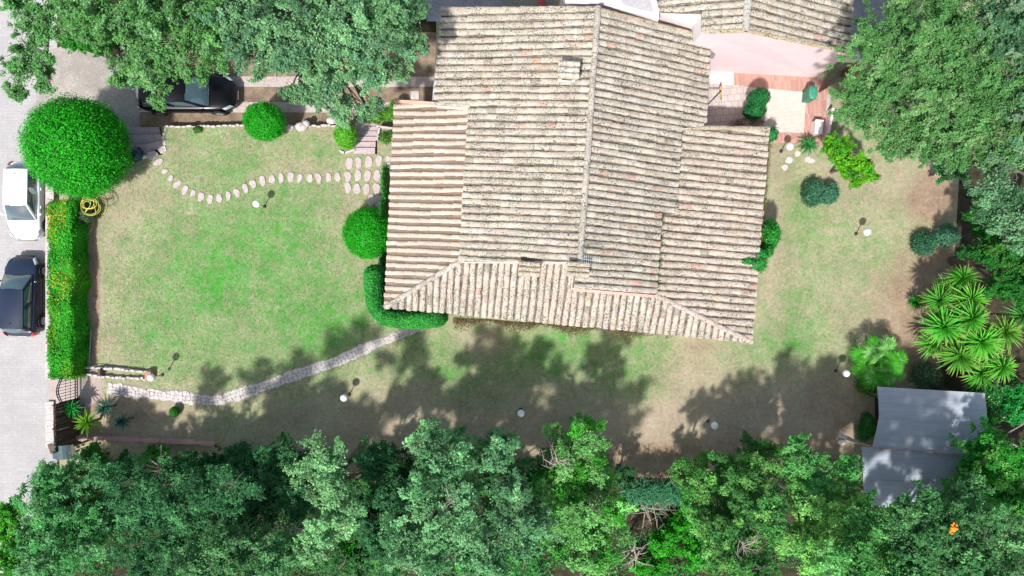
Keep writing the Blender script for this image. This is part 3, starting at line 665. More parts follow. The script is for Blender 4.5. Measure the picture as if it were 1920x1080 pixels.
def shell_leaves(lobes, rng, dens, leaf, base, var=.2, jit=.04, up=.25, alt=None, altf=None, asp=.55, rnd=.35, zmin=-.55, lump=.0):
    """clipped foliage: leaves on the joint surface of ellipsoids"""
    Cs, Ns = [], []
    lob = [(np.array(c, float), np.array(r, float)) for c, r in lobes]
    ph = rng.random(6) * 6
    for i, (c, r) in enumerate(lob):
        area = 4 * math.pi * ((r[0] * r[1]) ** 1.6 / 3 + (r[0] * r[2]) ** 1.6 / 3 + (r[1] * r[2]) ** 1.6 / 3) ** (1 / 1.6)
        m = int(area * dens); dv = unit(rng.normal(size=(m, 3))); dv = dv[dv[:, 2] > zmin]
        k = 1 + rng.normal(size=len(dv)) * jit - np.abs(rng.normal(size=len(dv))) * jit
        if lump: k = k + lump * (np.sin(dv[:, 0] * 9 + ph[0]) * np.sin(dv[:, 1] * 8 + ph[1]) + .6 * np.sin(dv @ np.array([14, 11, 9.]) + ph[2]))
        p = c + dv * r * k[:, None]
        ok = np.ones(len(dv), bool)
        for j, (c2, r2) in enumerate(lob):
            if j != i: ok &= np.sum(((p - c2) / r2) ** 2, 1) > .9
        Cs.append(p[ok]); Ns.append(unit(dv[ok] / r))
    C = np.concatenate(Cs); D = np.concatenate(Ns); n = len(C)
    N = unit(D * (1 - up) + UP * up + rng.normal(size=C.shape) * rnd)
    L = leaf * rng.uniform(.7, 1.4, n); W = L * rng.uniform(asp * .8, asp * 1.2, n)
    f = 1 + var * rng.normal(size=n); f += .10 * np.sin(C[:, 0] * 2.3 + ph[5]) + .12 * np.sin(C[:, 0] * 7 + ph[3]) * np.sin(C[:, 1] * 6 + ph[4])
    colr = np.array(base) * np.clip(f, .4, 1.9)[:, None]
    if alt is not None:
        mk = altf(C, rng); colr[mk] = np.array(alt) * np.clip(1 + .25 * rng.normal(size=mk.sum()), .5, 1.5)[:, None]
    V, Fc = leaf_geo(C, N, L, W, rng); return V, Fc, np.repeat(np.clip(colr, 0, .9), 4, 0)
def core_geo(lobes, base, k=.93):
    mb = MB()
    for c, r in lobes: mb.ball(c, 1, 24, 12, base, 0, (r[0] * k, r[1] * k, r[2] * k))
    return np.array(mb.v, np.float32), np.array(mb.f), np.array(mb.c)
def shrub(name, label, cat, lobes_px, zb=0.0, seed=0, dens=420, leaf=.075, base=(.02, .22, .02), core=True, group=None, stem=True, mat=None, **kw):
    rng = np.random.default_rng(seed + 500)
    lob = [(P(a, b, z), (rx, ry, rz)) for a, b, z, rx, ry, rz in lobes_px]
    O = Vector((lob[0][0].x, lob[0][0].y, zb)); root = empty(name, O, label, cat, group)
    lobl = [(tuple(c - O), r) for c, r in lob]
    sets = [shell_leaves(lobl, rng, dens, leaf, base, **kw)]
    if core: sets.append(core_geo(lobl, tuple(x * .75 for x in base), .93 if not kw.get('lump') else .86))  # core green darkened: the shade inside the foliage is put into its colour
    foliage_obj('foliage', sets, mat or M_GLOSSLEAF, root)
    if stem:
        mb = MB(); c, r = lobl[0]; rg = random.Random(seed)
        for k in range(3): mb.tube([(rg.uniform(-.08, .08), rg.uniform(-.08, .08), -.05), (c[0] + rg.uniform(-.2, .2) * r[0], c[1] + rg.uniform(-.2, .2) * r[1], c[2])], [.05, .03], 6)
        mb.build('stem', M_BARK, root)
    return root
G_BRIGHT = (.022, .33, .014); G_LIME = (.07, .30, .012)
shrub('round_tree', 'huge round clipped bright green tree beside the road', 'tree', [(146, 276, 2.2, 2.17, 2.25, 2.1)], ZR + .3, 1, dens=1000, leaf=.085, base=G_BRIGHT, var=.36, jit=.055, lump=.028)
shrub('round_shrub', 'ball clipped green shrub on the edge of the driveway', 'shrub', [(496, 228, 1.0, .97, .92, 1.0)], -.2, 2, dens=1500, leaf=.06, base=G_BRIGHT, var=.34, jit=.05, lump=.025)
shrub('round_shrub', 'ball clipped green shrub touching the left eave of the house', 'shrub', [(690, 437, 1.25, 1.18, 1.24, 1.2)], 0, 3, dens=1400, leaf=.06, base=G_BRIGHT, var=.34, jit=.045, lump=.022)
shrub('small_shrub', 'small yellow green shrub in a white edged bed left of the right hand steps', 'shrub', [(648, 253, .75, .55, .6, .7), (650, 266, .5, .4, .35, .45)], -.05, 4, dens=1500, leaf=.06, base=(.12, .42, .03), var=.3, jit=.06)
shrub('tiny_shrub', 'tiny round green shrub alone in the bare ground below the stone path', 'shrub', [(327, 772, .3, .24, .26, .28)], 0, 5, dens=2600, leaf=.045, base=(.035, .2, .02), var=.3, jit=.05)
# corner hedge wrapping the house
hpts = [(706, 515), (707, 545), (712, 574), (728, 592), (755, 597), (790, 597), (828, 594)]; hl = []
for (a0_, b0_), (a1_, b1_) in zip(hpts[:-1], hpts[1:]):
    for k in range(4): hl.append((a0_ + (a1_ - a0_) * k / 4, b0_ + (b1_ - b0_) * k / 4, 1.5, .52, .47, 1.42))
shrub('corner_hedge', 'clipped green hedge wrapped around the lower left corner of the house', 'hedge', hl, 0, 6, dens=1300, leaf=.07, base=(.045, .32, .05), var=.3, jit=.05, lump=.01)
# roadside hedge
def box_hedge(name, label, x0, x1, y0, y1, z0, z1, seed, base, alt=None, altf=None, dens=1500, leaf=.075, mat=None):
    rng = np.random.default_rng(seed); cx_, cy_ = (x0 + x1) / 2, (y0 + y1) / 2
    root = empty(name, (cx_, cy_, z0), label, 'hedge'); hx, hy, hz = (x1 - x0) / 2, (y1 - y0) / 2, z1 - z0
    faces = [(4 * hx * hy, 2, 1), (2 * hy * hz, 0, 1), (2 * hy * hz, 0, -1), (2 * hx * hz, 1, 1), (2 * hx * hz, 1, -1)]
    Cs, Ns = [], []
    for area, ax, sg in faces:
        m = int(area * dens); p = np.stack([rng.uniform(-hx, hx, m), rng.uniform(-hy, hy, m), rng.uniform(0, hz, m)], 1)
        dep = np.abs(rng.normal(size=m)) * .07
        bulge = .06 * np.sin(p[:, 1] * 3.7 + p[:, 2] * 4) + .07 * np.sin(p[:, 1] * 2.1 + ax) + .05 * np.sin(p[:, 1] * 5.3) + .04 * np.sin(p[:, 0] * 6 + p[:, 1] * 3) + .03 * rng.normal(size=m)
        if ax == 2: p[:, 2] = hz - dep + bulge
        else: p[:, ax] = sg * ((hx, hy)[ax] - dep + bulge)
        nrm = np.zeros((m, 3)); nrm[:, ax] = sg; Cs.append(p); Ns.append(nrm)
    C = np.concatenate(Cs); N = unit(np.concatenate(Ns) * .75 + UP * .25 + rng.normal(size=C.shape) * .42); n = len(C)
    L = leaf * rng.uniform(.7, 1.4, n); W = L * .6
    f = 1 + .28 * rng.normal(size=n) + .15 * np.sin(C[:, 1] * 3); colr = np.array(base) * np.clip(f, .4, 1.9)[:, None]
    colr[:, 0] *= 1 + 2.2 * np.clip(np.sin(C[:, 1] * 1.3 + 1) * np.sin(C[:, 0] * 4), 0, 1)
    if alt is not None:
        mk = altf(C, rng); colr[mk] = np.array(alt) * np.clip(1 + .25 * rng.normal(size=mk.sum()), .5, 1.5)[:, None]
    V, Fc = leaf_geo(C, N, L, W, rng); mb = MB(); mb.box((0, 0, hz / 2 - .04), (2 * hx - .16, 2 * hy - .16, hz - .08), 0, tuple(x * .7 for x in base))  # inner box takes a darker green, painting the shade within the hedge
    foliage_obj('foliage', [(V, Fc, np.repeat(np.clip(colr, 0, .9), 4, 0)), (np.array(mb.v, np.float32), np.array(mb.f), np.array(mb.c))], mat or M_GLOSSLEAF, root); return root
y1h, y0h = P(0, 378, 1.2).y, P(0, 708, 1.2).y; cyh = (y1h + y0h) / 2
def yel(C, rng):
    y = C[:, 1] + cyh; w = 1.1 * np.exp(-((y - 3.7) / .75) ** 2) + .5 * np.exp(-((y - .55) / .5) ** 2) + .25 * np.exp(-((y + .5) / 1.2) ** 2)
    return (rng.random(len(C)) < w * .42) & (C[:, 2] > .9) & (C[:, 0] < .35)
box_hedge('hedge', 'long bright green hedge with yellow blossom along the road wall', -22.62, -21.45, y0h, y1h, -.02, 1.35, 21, (.04, .35, .02), (.50, .44, .03), yel)
shrub('flowering_shrub', 'grey green shrub under the coiled yellow hose at the hedge end', 'shrub', [(163, 400, .5, .42, .5, .5)], 0, 8, dens=900, leaf=.07, base=(.07, .12, .06), jit=.1, var=.3, lump=.04)

# big trees -------------------------------------------------------------
MINT = (.165, .36, .16); MINT2 = (.12, .26, .12); DARK = (.045, .135, .06); MID = (.07, .22, .07); LIMEO = (.20, .36, .11)
tree('locust_tree', 'feathery green tree overhanging the road at the top left corner', 'tree',
     [(70, 40, 5.5, 1.3, 1.3, .8), (60, 100, 5.2, 1.2, 1.2, .7), (42, 140, 5.0, .9, .9, .6), (85, 150, 4.6, .55, .6, .4), (150, 40, 6, 1.5, 1.4, .9), (30, 175, 4.8, .5, .4, .35), (40, 20, 5.5, .8, .8, .6), (100, -40, 6, 2, 1.5, 1)],
     (170, 45), .2, 31, zb=ZR, dens=2.6, leaf=.088, rc=.32, base=(.10, .29, .08), alt=(.14, .33, .12), altp=.4)
tree('broadleaf_tree', 'wide mid green tree whose lower branches hang over the black car', 'tree',
     [(210, 30, 6.6, 2.0, 1.8, 1.2), (300, 60, 7, 2.1, 2.0, 1.3), (262, 124, 6, 1.3, .8, .8), (332, 122, 6.2, 1.4, .9, .8), (395, 60, 7, 1.6, 1.8, 1.2), (232, 150, 5, .5, .4, .4), (290, 158, 4.6, .55, .4, .4), (303, 186, 3.9, .4, .3, .3), (392, 118, 5.6, .8, .7, .5), (300, -40, 7, 2.5, 1.5, 1.2)],
     (300, 40), .3, 32, zb=ZR, dens=2.7, leaf=.092, rc=.36, base=(.10, .28, .075), alt=(.15, .34, .13), altp=.35)
tree('oak_tree', 'dense pale green oak between the driveway and the main roof', 'tree',
     [(470, 50, 7.4, 1.9, 1.8, 1.3), (520, 105, 7, 1.6, 1.3, 1.1), (600, 60, 8, 2.1, 1.9, 1.4), (690, 50, 7.8, 1.8, 1.8, 1.3), (610, 150, 6.6, 1.6, 1.2, 1.0), (700, 130, 7.0, 1.5, 1.3, 1.0), (765, 70, 6.8, 1.1, 1.5, 1.0), (650, 200, 5.2, 1.1, .7, .6), (560, 180, 5.4, .7, .6, .5), (760, 20, 7, 1.2, 1.2, 1), (600, -50, 8, 3.2, 1.5, 1.2), (690, 205, 4.8, .6, .5, .4)],
     (620, 70), .34, 33, zb=ZR, dens=2.7, leaf=.096, rc=.38, base=MINT, alt=(.1, .24, .12), altp=.35)
tree('spreading_tree', 'very large dense green tree filling the top right corner', 'tree',
     [(1665, 90, 7.2, 2.2, 2.2, 1.3), (1640, 180, 6.6, 1.9, 1.6, 1.2), (1690, 250, 6.4, 2.0, 1.4, 1.1), (1760, 60, 8, 2.4, 2.2, 1.5), (1770, 170, 7.6, 2.3, 2.1, 1.4), (1600, 215, 5.2, 1.0, .9, .7), (1840, 110, 8, 2.0, 2.0, 1.3), (1830, 230, 7, 1.8, 1.7, 1.2), (1760, 270, 6.2, 1.6, 1.2, .9), (1720, -30, 7.5, 2.5, 1.6, 1.3), (1880, 180, 7.6, 1.5, 1.6, 1.2), (1850, 280, 6.6, 1.4, 1.1, .9), (1900, 250, 7, 1.3, 1.2, 1)],
     (1760, 140), .4, 34, dens=3.2, leaf=.082, rc=.34, base=(.095, .26, .075), alt=(.15, .31, .11), altp=.3, var=.16)
tree('oak_tree', 'grey green oak at the right edge beside the big spreading tree', 'tree',
     [(1900, 60, 9, 1.8, 2.0, 1.3), (1930, 180, 8, 1.6, 2.0, 1.2), (1880, 0, 9, 1.8, 1.6, 1.3)], (1920, 90), .3, 35, dens=2.2, leaf=.1, base=(.07, .18, .08), alt=(.13, .24, .13), altp=.3)
tree('ash_tree', 'pale green branching tree in front of the dark trees on the right', 'tree',
     [(1790, 310, 5.2, 1.1, .7, .6), (1870, 350, 7, 1.3, 1.3, .9), (1900, 400, 7, 1.2, 1.4, .9), (1850, 400, 6, 1.1, 1.0, .7), (1895, 290, 7, 1.4, 1.0, .8)], (1890, 370), .22, 36, dens=1.7, leaf=.105, rc=.36, base=(.12, .27, .13), alt=(.06, .17, .07), altp=.4)
tree('dark_tree', 'dark saturated green tree behind the yucca on the right', 'tree',
     [(1850, 470, 3.6, 1.3, 1.1, 1.1), (1895, 480, 4, 1.4, 1.3, 1.2), (1880, 530, 3.4, 1.2, 1.0, 1.0), (1840, 400, 2.6, .9, 1.4, 1.0), (1930, 540, 4, 1.2, 1.3, 1)], None, .2, 37, dens=3, leaf=.1, rc=.3, base=(.02, .15, .02), alt=(.05, .2, .03), altp=.3)
tree('lemon_tree', 'bright yellow green citrus tree below the big spreading tree', 'tree',
     [(1575, 285, 2.2, 1.0, .8, .8), (1610, 310, 2.3, .9, .7, .7), (1585, 320, 1.9, .6, .6, .5), (1630, 335, 1.6, .35, .3, .3), (1555, 265, 2, .6, .5, .5), (1603, 342, 1.5, .35, .3, .3)], None, .08, 38, dens=6, leaf=.1, rc=.2, sprigs=4, per=7, base=(.10, .36, .012), alt=(.05, .25, .02), altp=.3, mat=M_GLOSSLEAF)
# bottom belt of trees
BELT = [
 ('mixed_tree', 'mid green tree at the bottom left corner leaning over the road', [(110, 905, 3.8, 1.6, 1.2, .9), (90, 965, 4.4, 1.4, 1.3, 1), (160, 980, 4.4, 1.6, 1.5, 1), (120, 1040, 5, 1.6, 1.4, 1), (70, 1010, 4, 1.0, 1.3, .9), (75, 1065, 4.5, 1.1, 1.2, .9), (75, 905, 4.4, .7, .6, .4), (190, 890, 3, 1.2, .8, .7), (230, 930, 3.2, 1.2, .9, .7)], (.07, .25, .085), (.13, .32, .15), .4, 2.0),
 ('dark_oak', 'dark green oak in the deep shade left of the pale forked tree', [(260, 960, 4, 1.8, 1.5, 1.1), (340, 910, 3.4, 1.9, 1.2, .9), (420, 940, 4.4, 1.9, 1.5, 1.1), (300, 1040, 5, 2.0, 1.3, 1), (470, 885, 3.4, 1.5, .9, .8), (400, 1010, 5, 1.8, 1.3, 1), (400, 935, 8.6, 1.3, 1.1, .9), (330, 950, 7.8, 1.3, 1.1, .9), (262, 932, 6.8, 1.1, 1, .8), (205, 905, 6, .8, .7, .6), (452, 908, 9, .8, .8, .7)], (.035, .125, .055), (.06, .18, .08), .3, 2.1),
 ('grey_oak', 'grey green oak cut by the bottom edge left of centre', [(390, 1040, 7.6, 1.7, 1.5, 1), (450, 1030, 7, 1.4, 1.2, 1), (510, 1060, 7.4, 1.4, 1.2, 1)], (.10, .24, .11), (.06, .17, .07), .4, 2.0),
 ('pale_tree', 'tall pale mint green tree forked at its tip above the bare ground', [(595, 850, 7.6, .5, .8, .7), (632, 860, 7.4, .5, 1.0, .7), (605, 910, 7.6, .8, 1.0, .8), (640, 960, 7.4, 1.0, 1.1, .9), (600, 1010, 7.2, 1.2, 1.1, .9), (570, 880, 6.8, .5, .5, .4)], (.19, .37, .19), (.14, .3, .15), .4, 2.3),
 ('shade_tree', 'very dark green tree between the forked pale tree and the mint oak', [(700, 870, 5, 1.2, 1.0, .9), (740, 920, 5.4, 1.4, 1.2, 1), (700, 1000, 5.4, 1.6, 1.2, 1), (560, 930, 4.8, 1.2, 1, .8)], (.035, .12, .055), (.1, .22, .1), .15, 2.0),
 ('mint_oak', 'mint green oak with bare twigs at the lower centre', [(790, 840, 7.2, .8, .7, .6), (845, 870, 7, 1.2, 1.0, .8), (800, 930, 7.4, 1.2, 1.1, .9), (850, 1000, 7.6, 1.3, 1.3, 1), (870, 925, 7.2, .9, .8, .7), (740, 1000, 7.2, 1.1, 1.0, .8), (790, 1050, 7.8, 1.5, 1.0, .9)], (.16, .34, .18), (.07, .19, .09), .35, 1.9),
 ('grey_green_tree', 'grey green tree at the bottom just left of centre', [(930, 860, 6.2, 1.1, 1.0, .8), (950, 930, 6.8, 1.2, 1.2, .9), (990, 1000, 7, 1.4, 1.3, 1), (920, 1040, 7, 1.5, 1.2, 1)], (.10, .24, .125), (.16, .32, .18), .3, 2.0),
 ('yellow_green_tree', 'light green tree reaching highest over the lawn at the bottom centre', [(1100, 820, 6.6, .9, .5, .6), (1060, 860, 6.2, .9, .9, .7), (1110, 880, 6, .9, .9, .7), (1140, 960, 6.6, 1.2, 1.1, .9), (1080, 1000, 6.8, 1.3, 1.2, .9), (1130, 1050, 7, 1.4, 1.0, .9), (1035, 930, 5.6, .9, .9, .7)], (.14, .33, .11), (.05, .24, .03), .3, 1.8),
 ('small_oak', 'light green small oak right of the reed clump', [(1315, 890, 4.6, .7, .6, .5), (1305, 930, 4.8, .7, .7, .6), (1330, 980, 5, .8, .8, .6)], (.13, .32, .09), (.06, .22, .05), .35, 1.9),
 ('green_oak', 'dark to mid green oak in the lower right woodland', [(1400, 900, 5.4, 1.3, 1.1, .9), (1440, 960, 6, 1.5, 1.3, 1), (1370, 1010, 6, 1.3, 1.2, 1), (1480, 880, 5, 1.2, 1.0, .8), (1400, 1060, 6.4, 1.5, 1.1, 1)], (.06, .19, .055), (.13, .31, .09), .3, 2.1),
 ('bright_oak', 'bright lime green oak standing left of the grey shed', [(1550, 960, 7, 1.0, .8, .7), (1590, 990, 7.2, 1.1, 1.0, .8), (1560, 1050, 7.4, 1.5, 1.2, 1), (1640, 1040, 7.2, 1.2, 1.1, .9), (1620, 960, 6.6, .7, .6, .5)], (.18, .38, .11), (.11, .30, .09), .4, 2.2),
 ('leafy_tree', 'mid green tree touching the lower left corner of the grey shed', [(1500, 860, 5.6, 1.1, 1.1, .8), (1580, 890, 6, 1.1, 1.0, .8), (1530, 920, 5.6, 1.1, 1.0, .8), (1640, 985, 8, 1.5, 1.3, .9), (1600, 1060, 9, 1.6, 1.3, .9), (1690, 1070, 9, 1.5, 1.2, .9)], (.07, .24, .07), (.13, .33, .12), .35, 2.0),
 ('pine_tree', 'dark pine with star shaped sprays covering the lower right of the shed', [(1800, 915, 5.8, 1.3, .8, .6), (1755, 965, 8.6, 1.5, 1.0, .7), (1830, 975, 8.8, 1.5, 1.0, .7), (1770, 1035, 9, 1.8, 1.2, .8), (1700, 1000, 8.8, 1.3, 1.1, .7), (1720, 1085, 9, 1.6, 1.2, .9), (1820, 1070, 9, 1.6, 1.2, .9)], (.055, .16, .065), (.11, .27, .11), .25, 2.6),
 ('silver_oak', 'silvery mint oak at the bottom right corner', [(1860, 1010, 7, 1.3, 1.0, .8), (1900, 1000, 7.2, 1.2, 1.1, .8), (1770, 1050, 7, 1.3, 1.0, .9), (1880, 1065, 7.2, 1.4, 1.0, .9), (1700, 1060, 6.6, 1.1, .9, .8)], (.15, .33, .16), (.08, .22, .08), .35, 1.9),
 ('mixed_tree', 'low dark green tree filling the gap beneath the forked pale tree', [(560, 1000, 3, 1.6, 1.2, 1), (640, 1060, 3.4, 1.8, 1.2, 1), (720, 1060, 3.4, 1.6, 1.2, 1), (520, 930, 2.6, 1.4, 1.2, 1), (690, 940, 3, 1.3, 1.2, 1)], (.05, .17, .06), (.09, .25, .08), .3, 2.0),
 ('mixed_tree', 'low green tree filling the gap at the bottom centre', [(900, 1050, 3.2, 1.6, 1.2, 1), (980, 1060, 3.2, 1.6, 1.2, 1), (1010, 900, 2.6, 1.4, 1.0, .9), (920, 900, 2.6, 1.4, .9, .9), (1010, 980, 3, 1.4, 1.2, 1), (840, 900, 2.6, 1.3, .8, .9)], (.05, .18, .06), (.05, .28, .03), .3, 2.0),
 ('right_edge_tree', 'bright green tree at the right edge beside the grey shed', [(1890, 870, 5, 1.3, 1.4, .9), (1910, 940, 5, 1.2, 1.2, .9), (1870, 930, 4.4, 1.0, 1.0, .8)], (.035, .23, .03), (.09, .28, .06), .3, 2.2),
]
for i, (nm, lb, lobes, bc, ac, ap_, dn) in enumerate(BELT):
    low = []
    for a, b, z, rx, ry, rz in lobes:
        if z > 4.2 and i != 3:
            w_ = P(a, b, z); z2 = z * (.42 if len(low) % 2 else .7); low.append((960 + w_.x * F / (H - z2), 540 - w_.y * F / (H - z2), z2, rx * 1.1, ry * 1.1, rz * 1.3))
    if i not in (11, 12): lobes = lobes + low
    bc = (bc[0] * 1.12, bc[1] * 1.24, bc[2] * 1.02); ac = (ac[0] * 1.12, ac[1] * 1.24, ac[2] * 1.02)
    nm = {'shade_tree': 'oak_tree', 'right_edge_tree': 'broadleaf_tree', 'mixed_tree': 'broadleaf_tree', 'green_oak': 'oak_tree', 'bright_oak': 'oak_tree', 'dark_oak': 'oak_tree', 'grey_oak': 'oak_tree', 'mint_oak': 'oak_tree', 'small_oak': 'oak_tree', 'silver_oak': 'oak_tree'}.get(nm, 'pine_tree' if nm == 'pine_tree' else 'broadleaf_tree')
    tree(nm, lb, 'tree', lobes, {12: (1770, 975), 11: (1540, 915)}.get(i), .15, 60 + i, 'trees along the bottom edge', twigs=5 if i in (5, 7, 9) else 1, dens=dn * 1.45, leaf=.09, rc=.38, sprigs=5, per=12, base=bc, alt=ac, altp=ap_, var=.26, spread=.05)
# trees standing just below the frame: their crowns shade the lawn
# low shrubs in the wood
SHR = [('bush', 'bright green leafy bush in the gap of the bottom woodland', [(1250, 1010, 1.0, 1.4, 1.1, .9), (1310, 1040, 1.0, 1.2, 1.0, .9), (1220, 1060, .9, 1.2, .9, .8), (1290, 970, .8, .9, .7, .7)], (.03, .27, .015), 4),
       ('bush', 'bright green undergrowth bush beneath the mint oak', [(660, 1030, 3.0, .6, .5, .6), (680, 1045, 3.0, .5, .4, .5)], (.03, .28, .01), 5),
       ('bush', 'green bush at the right edge under the yucca', [(1880, 750, 1.5, 1.1, .9, .9), (1915, 740, 1.6, 1.0, 1.0, .9), (1900, 780, 1.3, .8, .7, .7)], (.02, .24, .04), 4),
       ('bush', 'vivid green bush on the right edge below the yucca', [(1910, 850, 1.5, 1.1, 1.2, .9)], (.02, .23, .02), 4),
       ('bush', 'green bush growing against the wall top at the lower left', [(300, 860, .9, 1.0, .6, .7), (350, 865, .8, .8, .5, .6), (180, 850, 1.2, 1.0, .6, .8), (240, 868, 1.0, .9, .5, .6)], (.04, .2, .03), 4),
       ('bush', 'dark hedge like bush along the lower lawn edge left of centre', [(450, 860, 1.6, 1.4, .7, 1.0), (530, 865, 1.6, 1.4, .7, 1.0), (400, 870, 1.4, 1.0, .6, .9)], (.018, .12, .03), 5),
       ('bush', 'low green bush under the bright citrus tree canopy', [(1770, 322, 1.2, .8, .4, .6)], (.02, .19, .04), 5),
       ('bush', 'green bush behind the cobbled driveway entrance', [(150, 78, .6, 1.2, .5, .8), (195, 92, .5, .9, .4, .7)], (.03, .22, .02), 4),
       ('bush', 'dark green bush right of the reed clump in the bottom gap', [(1170, 890, 1.6, .7, .7, .8)], (.04, .15, .05), 4),
       ]
for i, (nm, lb, lobes, bc, dn) in enumerate(SHR):
    tree(nm, lb, 'bush', lobes, None, .05, 90 + i, None, dens=dn * 1.6, leaf=.095, rc=.18, sprigs=4, per=7, base=bc, alt=tuple(x * 1.4 for x in bc), altp=.3, mat=M_GLOSSLEAF, zb=ZR if i == 7 else 0)
# bright conifer hedge at the bottom left corner
tree('conifer_hedge', 'bright yellow green hedge on the road edge in the bottom left corner', 'hedge', [(25, 960, 1.2, .75, .7, 1.1), (22, 1000, 1.2, .8, .9, 1.1), (25, 1050, 1.2, .8, .9, 1.1), (20, 1090, 1.2, .8, .8, 1.1)], None, .06, 110, zb=ZR, dens=9, leaf=.09, rc=.18, sprigs=4, per=7, base=(.05, .30, .02), alt=(.1, .36, .03), altp=.3, mat=M_GLOSSLEAF)

# ground cover / undergrowth as one stuff object
rng = np.random.default_rng(77)
n = 120000
px = rng.uniform(150, 1930, n); py = rng.uniform(860, 1110, n); keep_ = (np.abs(px - 1240) > 90) | (py > 960)
px, py = px[keep_], py[keep_]; n = len(px); z = rng.uniform(.02, .5, n) ** 1.3 
k_ = (H - z) / F; C = np.stack([(px - 960) * k_, -(py - 540) * k_, z], 1)
cl = np.sin(C[:, 0] * 1.7) * np.sin(C[:, 1] * 2.1 + 1); ok = cl > -.45 + rng.random(n) * .5; C = C[ok]; n = len(C)
N = unit(UP + rng.normal(size=(n, 3)) * .6); L = rng.uniform(.06, .14, n)
cc = np.array((.05, .19, .05)) * rng.uniform(.5, 1.7, (n, 1)); br = rng.random(n) < .12; cc[br] = np.array((.12, .09, .06)) * rng.uniform(.6, 1.4, (br.sum(), 1))
V, Fc = leaf_geo(C, N, L, L * .55, rng); o = np_mesh('undergrowth', V, Fc, np.repeat(cc, 4, 0), M_LEAF)
tag(o, 'tangle of low green and brown undergrowth beneath the bottom trees', None, None, 'stuff')
# grass tufts (short blades over the lawn)
rng = np.random.default_rng(78); n = 190000
px = rng.uniform(170, 1800, n); py = rng.uniform(238, 880, n); C = np.stack([(px - 960) * H / F, -(py - 540) * H / F, np.full(n, .0)], 1)
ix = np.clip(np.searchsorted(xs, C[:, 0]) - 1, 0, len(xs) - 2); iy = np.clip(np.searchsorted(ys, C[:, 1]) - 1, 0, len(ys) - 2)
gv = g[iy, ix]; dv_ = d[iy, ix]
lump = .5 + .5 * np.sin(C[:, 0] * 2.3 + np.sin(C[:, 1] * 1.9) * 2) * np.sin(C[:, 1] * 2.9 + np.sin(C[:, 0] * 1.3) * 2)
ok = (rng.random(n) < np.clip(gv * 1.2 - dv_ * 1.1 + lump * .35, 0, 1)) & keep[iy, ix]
ok &= ~((px > 720) & (px < 1450) & (py < 640))
C = C[ok]; gv = gv[ok]; n = len(C); hgt = rng.uniform(.02, .05, n); ang = rng.uniform(0, 6.28, n); w = rng.uniform(.012, .026, n)
dx = np.stack([np.cos(ang), np.sin(ang), np.zeros(n)], 1); lean = rng.normal(size=(n, 3)) * .03; lean[:, 2] = hgt
V = np.stack([C - dx * w[:, None], C + dx * w[:, None], C + lean], 1).reshape(-1, 3).astype(np.float32)
tt = np.clip(gv + rng.normal(size=n) * .28, 0, 1)[:, None]; cc = np.array((.42, .37, .22)) * (1 - tt) + np.array((.12, .30, .065)) * tt; cc *= rng.uniform(.75, 1.3, (n, 1))
o = np_mesh('grass', V, np.arange(n * 3).reshape(n, 3), np.repeat(cc, 3, 0), M_LEAF); tag(o, 'short tufts of green and straw grass on the lawn', None, None, 'stuff')

Vm, Fm = leaf_geo(MOSS[0], MOSS[1], MOSS[2].uniform(.03, .07, len(MOSS[0])), MOSS[2].uniform(.02, .04, len(MOSS[0])), MOSS[2])
hp(np_mesh('moss', Vm, Fm, np.repeat(np.array((.08, .17, .05)) * MOSS[2].uniform(.6, 1.6, (len(MOSS[0]), 1)), 4, 0), M_LEAF))
# other shrubs -----------------------------------------------------------
shrub('lavender_bush', 'twin rounded blue green bush in the right hand lawn', 'bush', [(1525, 362, .45, .52, .62, .5), (1552, 363, .45, .50, .50, .45)], 0, 40, dens=1000, leaf=.14, base=(.05, .16, .085), asp=.22, jit=.13, var=.4, up=.5, lump=.03)
shrub('lavender_bush', 'dark blue green bush left of its twin beside the bare earth', 'bush', [(1732, 457, .45, .55, .55, .45)], 0, 41, dens=950, leaf=.15, base=(.035, .12, .06), asp=.2, jit=.13, var=.4, up=.5, lump=.03)
shrub('lavender_bush', 'lighter blue green bush leaning right beside the bare earth', 'bush', [(1775, 442, .6, .5, .52, .5)], 0, 42, dens=950, leaf=.16, base=(.06, .18, .10), asp=.2, jit=.15, var=.4, up=.5, lump=.03)
shrub('dark_bush', 'dark grey green bush between the fan palm and the shed', 'bush', [(1735, 704, .8, .62, .62, .75)], 0, 43, dens=900, leaf=.08, base=(.06, .12, .06), jit=.14, var=.35, lump=.06)
shrub('flowering_bush', 'bush with tiny white flowers at the upper right corner of the shed', 'bush', [(1843, 738, 1.5, .62, .9, .9), (1855, 770, 1.4, .6, .6, .8)], 0, 44, dens=1000, leaf=.09, base=(.03, .17, .03), jit=.1, var=.35, lump=.05, alt=(.62, .62, .38), altf=lambda C, r: r.random(len(C)) < .035)
shrub('climbing_shrub', 'bright green climber at the right eave of the house', 'shrub', [(1439, 440, 1.5, .42, .68, 1.1), (1432, 470, 1.6, .35, .35, .8)], 0, 45, dens=1100, leaf=.09, base=(.03, .24, .03), jit=.1, var=.35, lump=.05)
shrub('climbing_shrub', 'bright green climber spilling over the tile edge below the first one', 'shrub', [(1420, 494, 2.5, .42, .42, .4), (1404, 490, 2.8, .35, .14, .16), (1425, 478, 2.3, .3, .3, .5)], 0, 46, dens=1000, leaf=.085, base=(.03, .25, .04), jit=.16, var=.35, lump=.08, core=False)
shrub('potted_conifer', 'two lobed dark green conifer standing on the courtyard tiles', 'shrub', [(1422, 184, 1.3, .48, .42, .8), (1415, 207, .9, .5, .42, .7)], 0, 47, dens=1100, leaf=.08, base=(.02, .15, .04), jit=.08, var=.35, lump=.03)
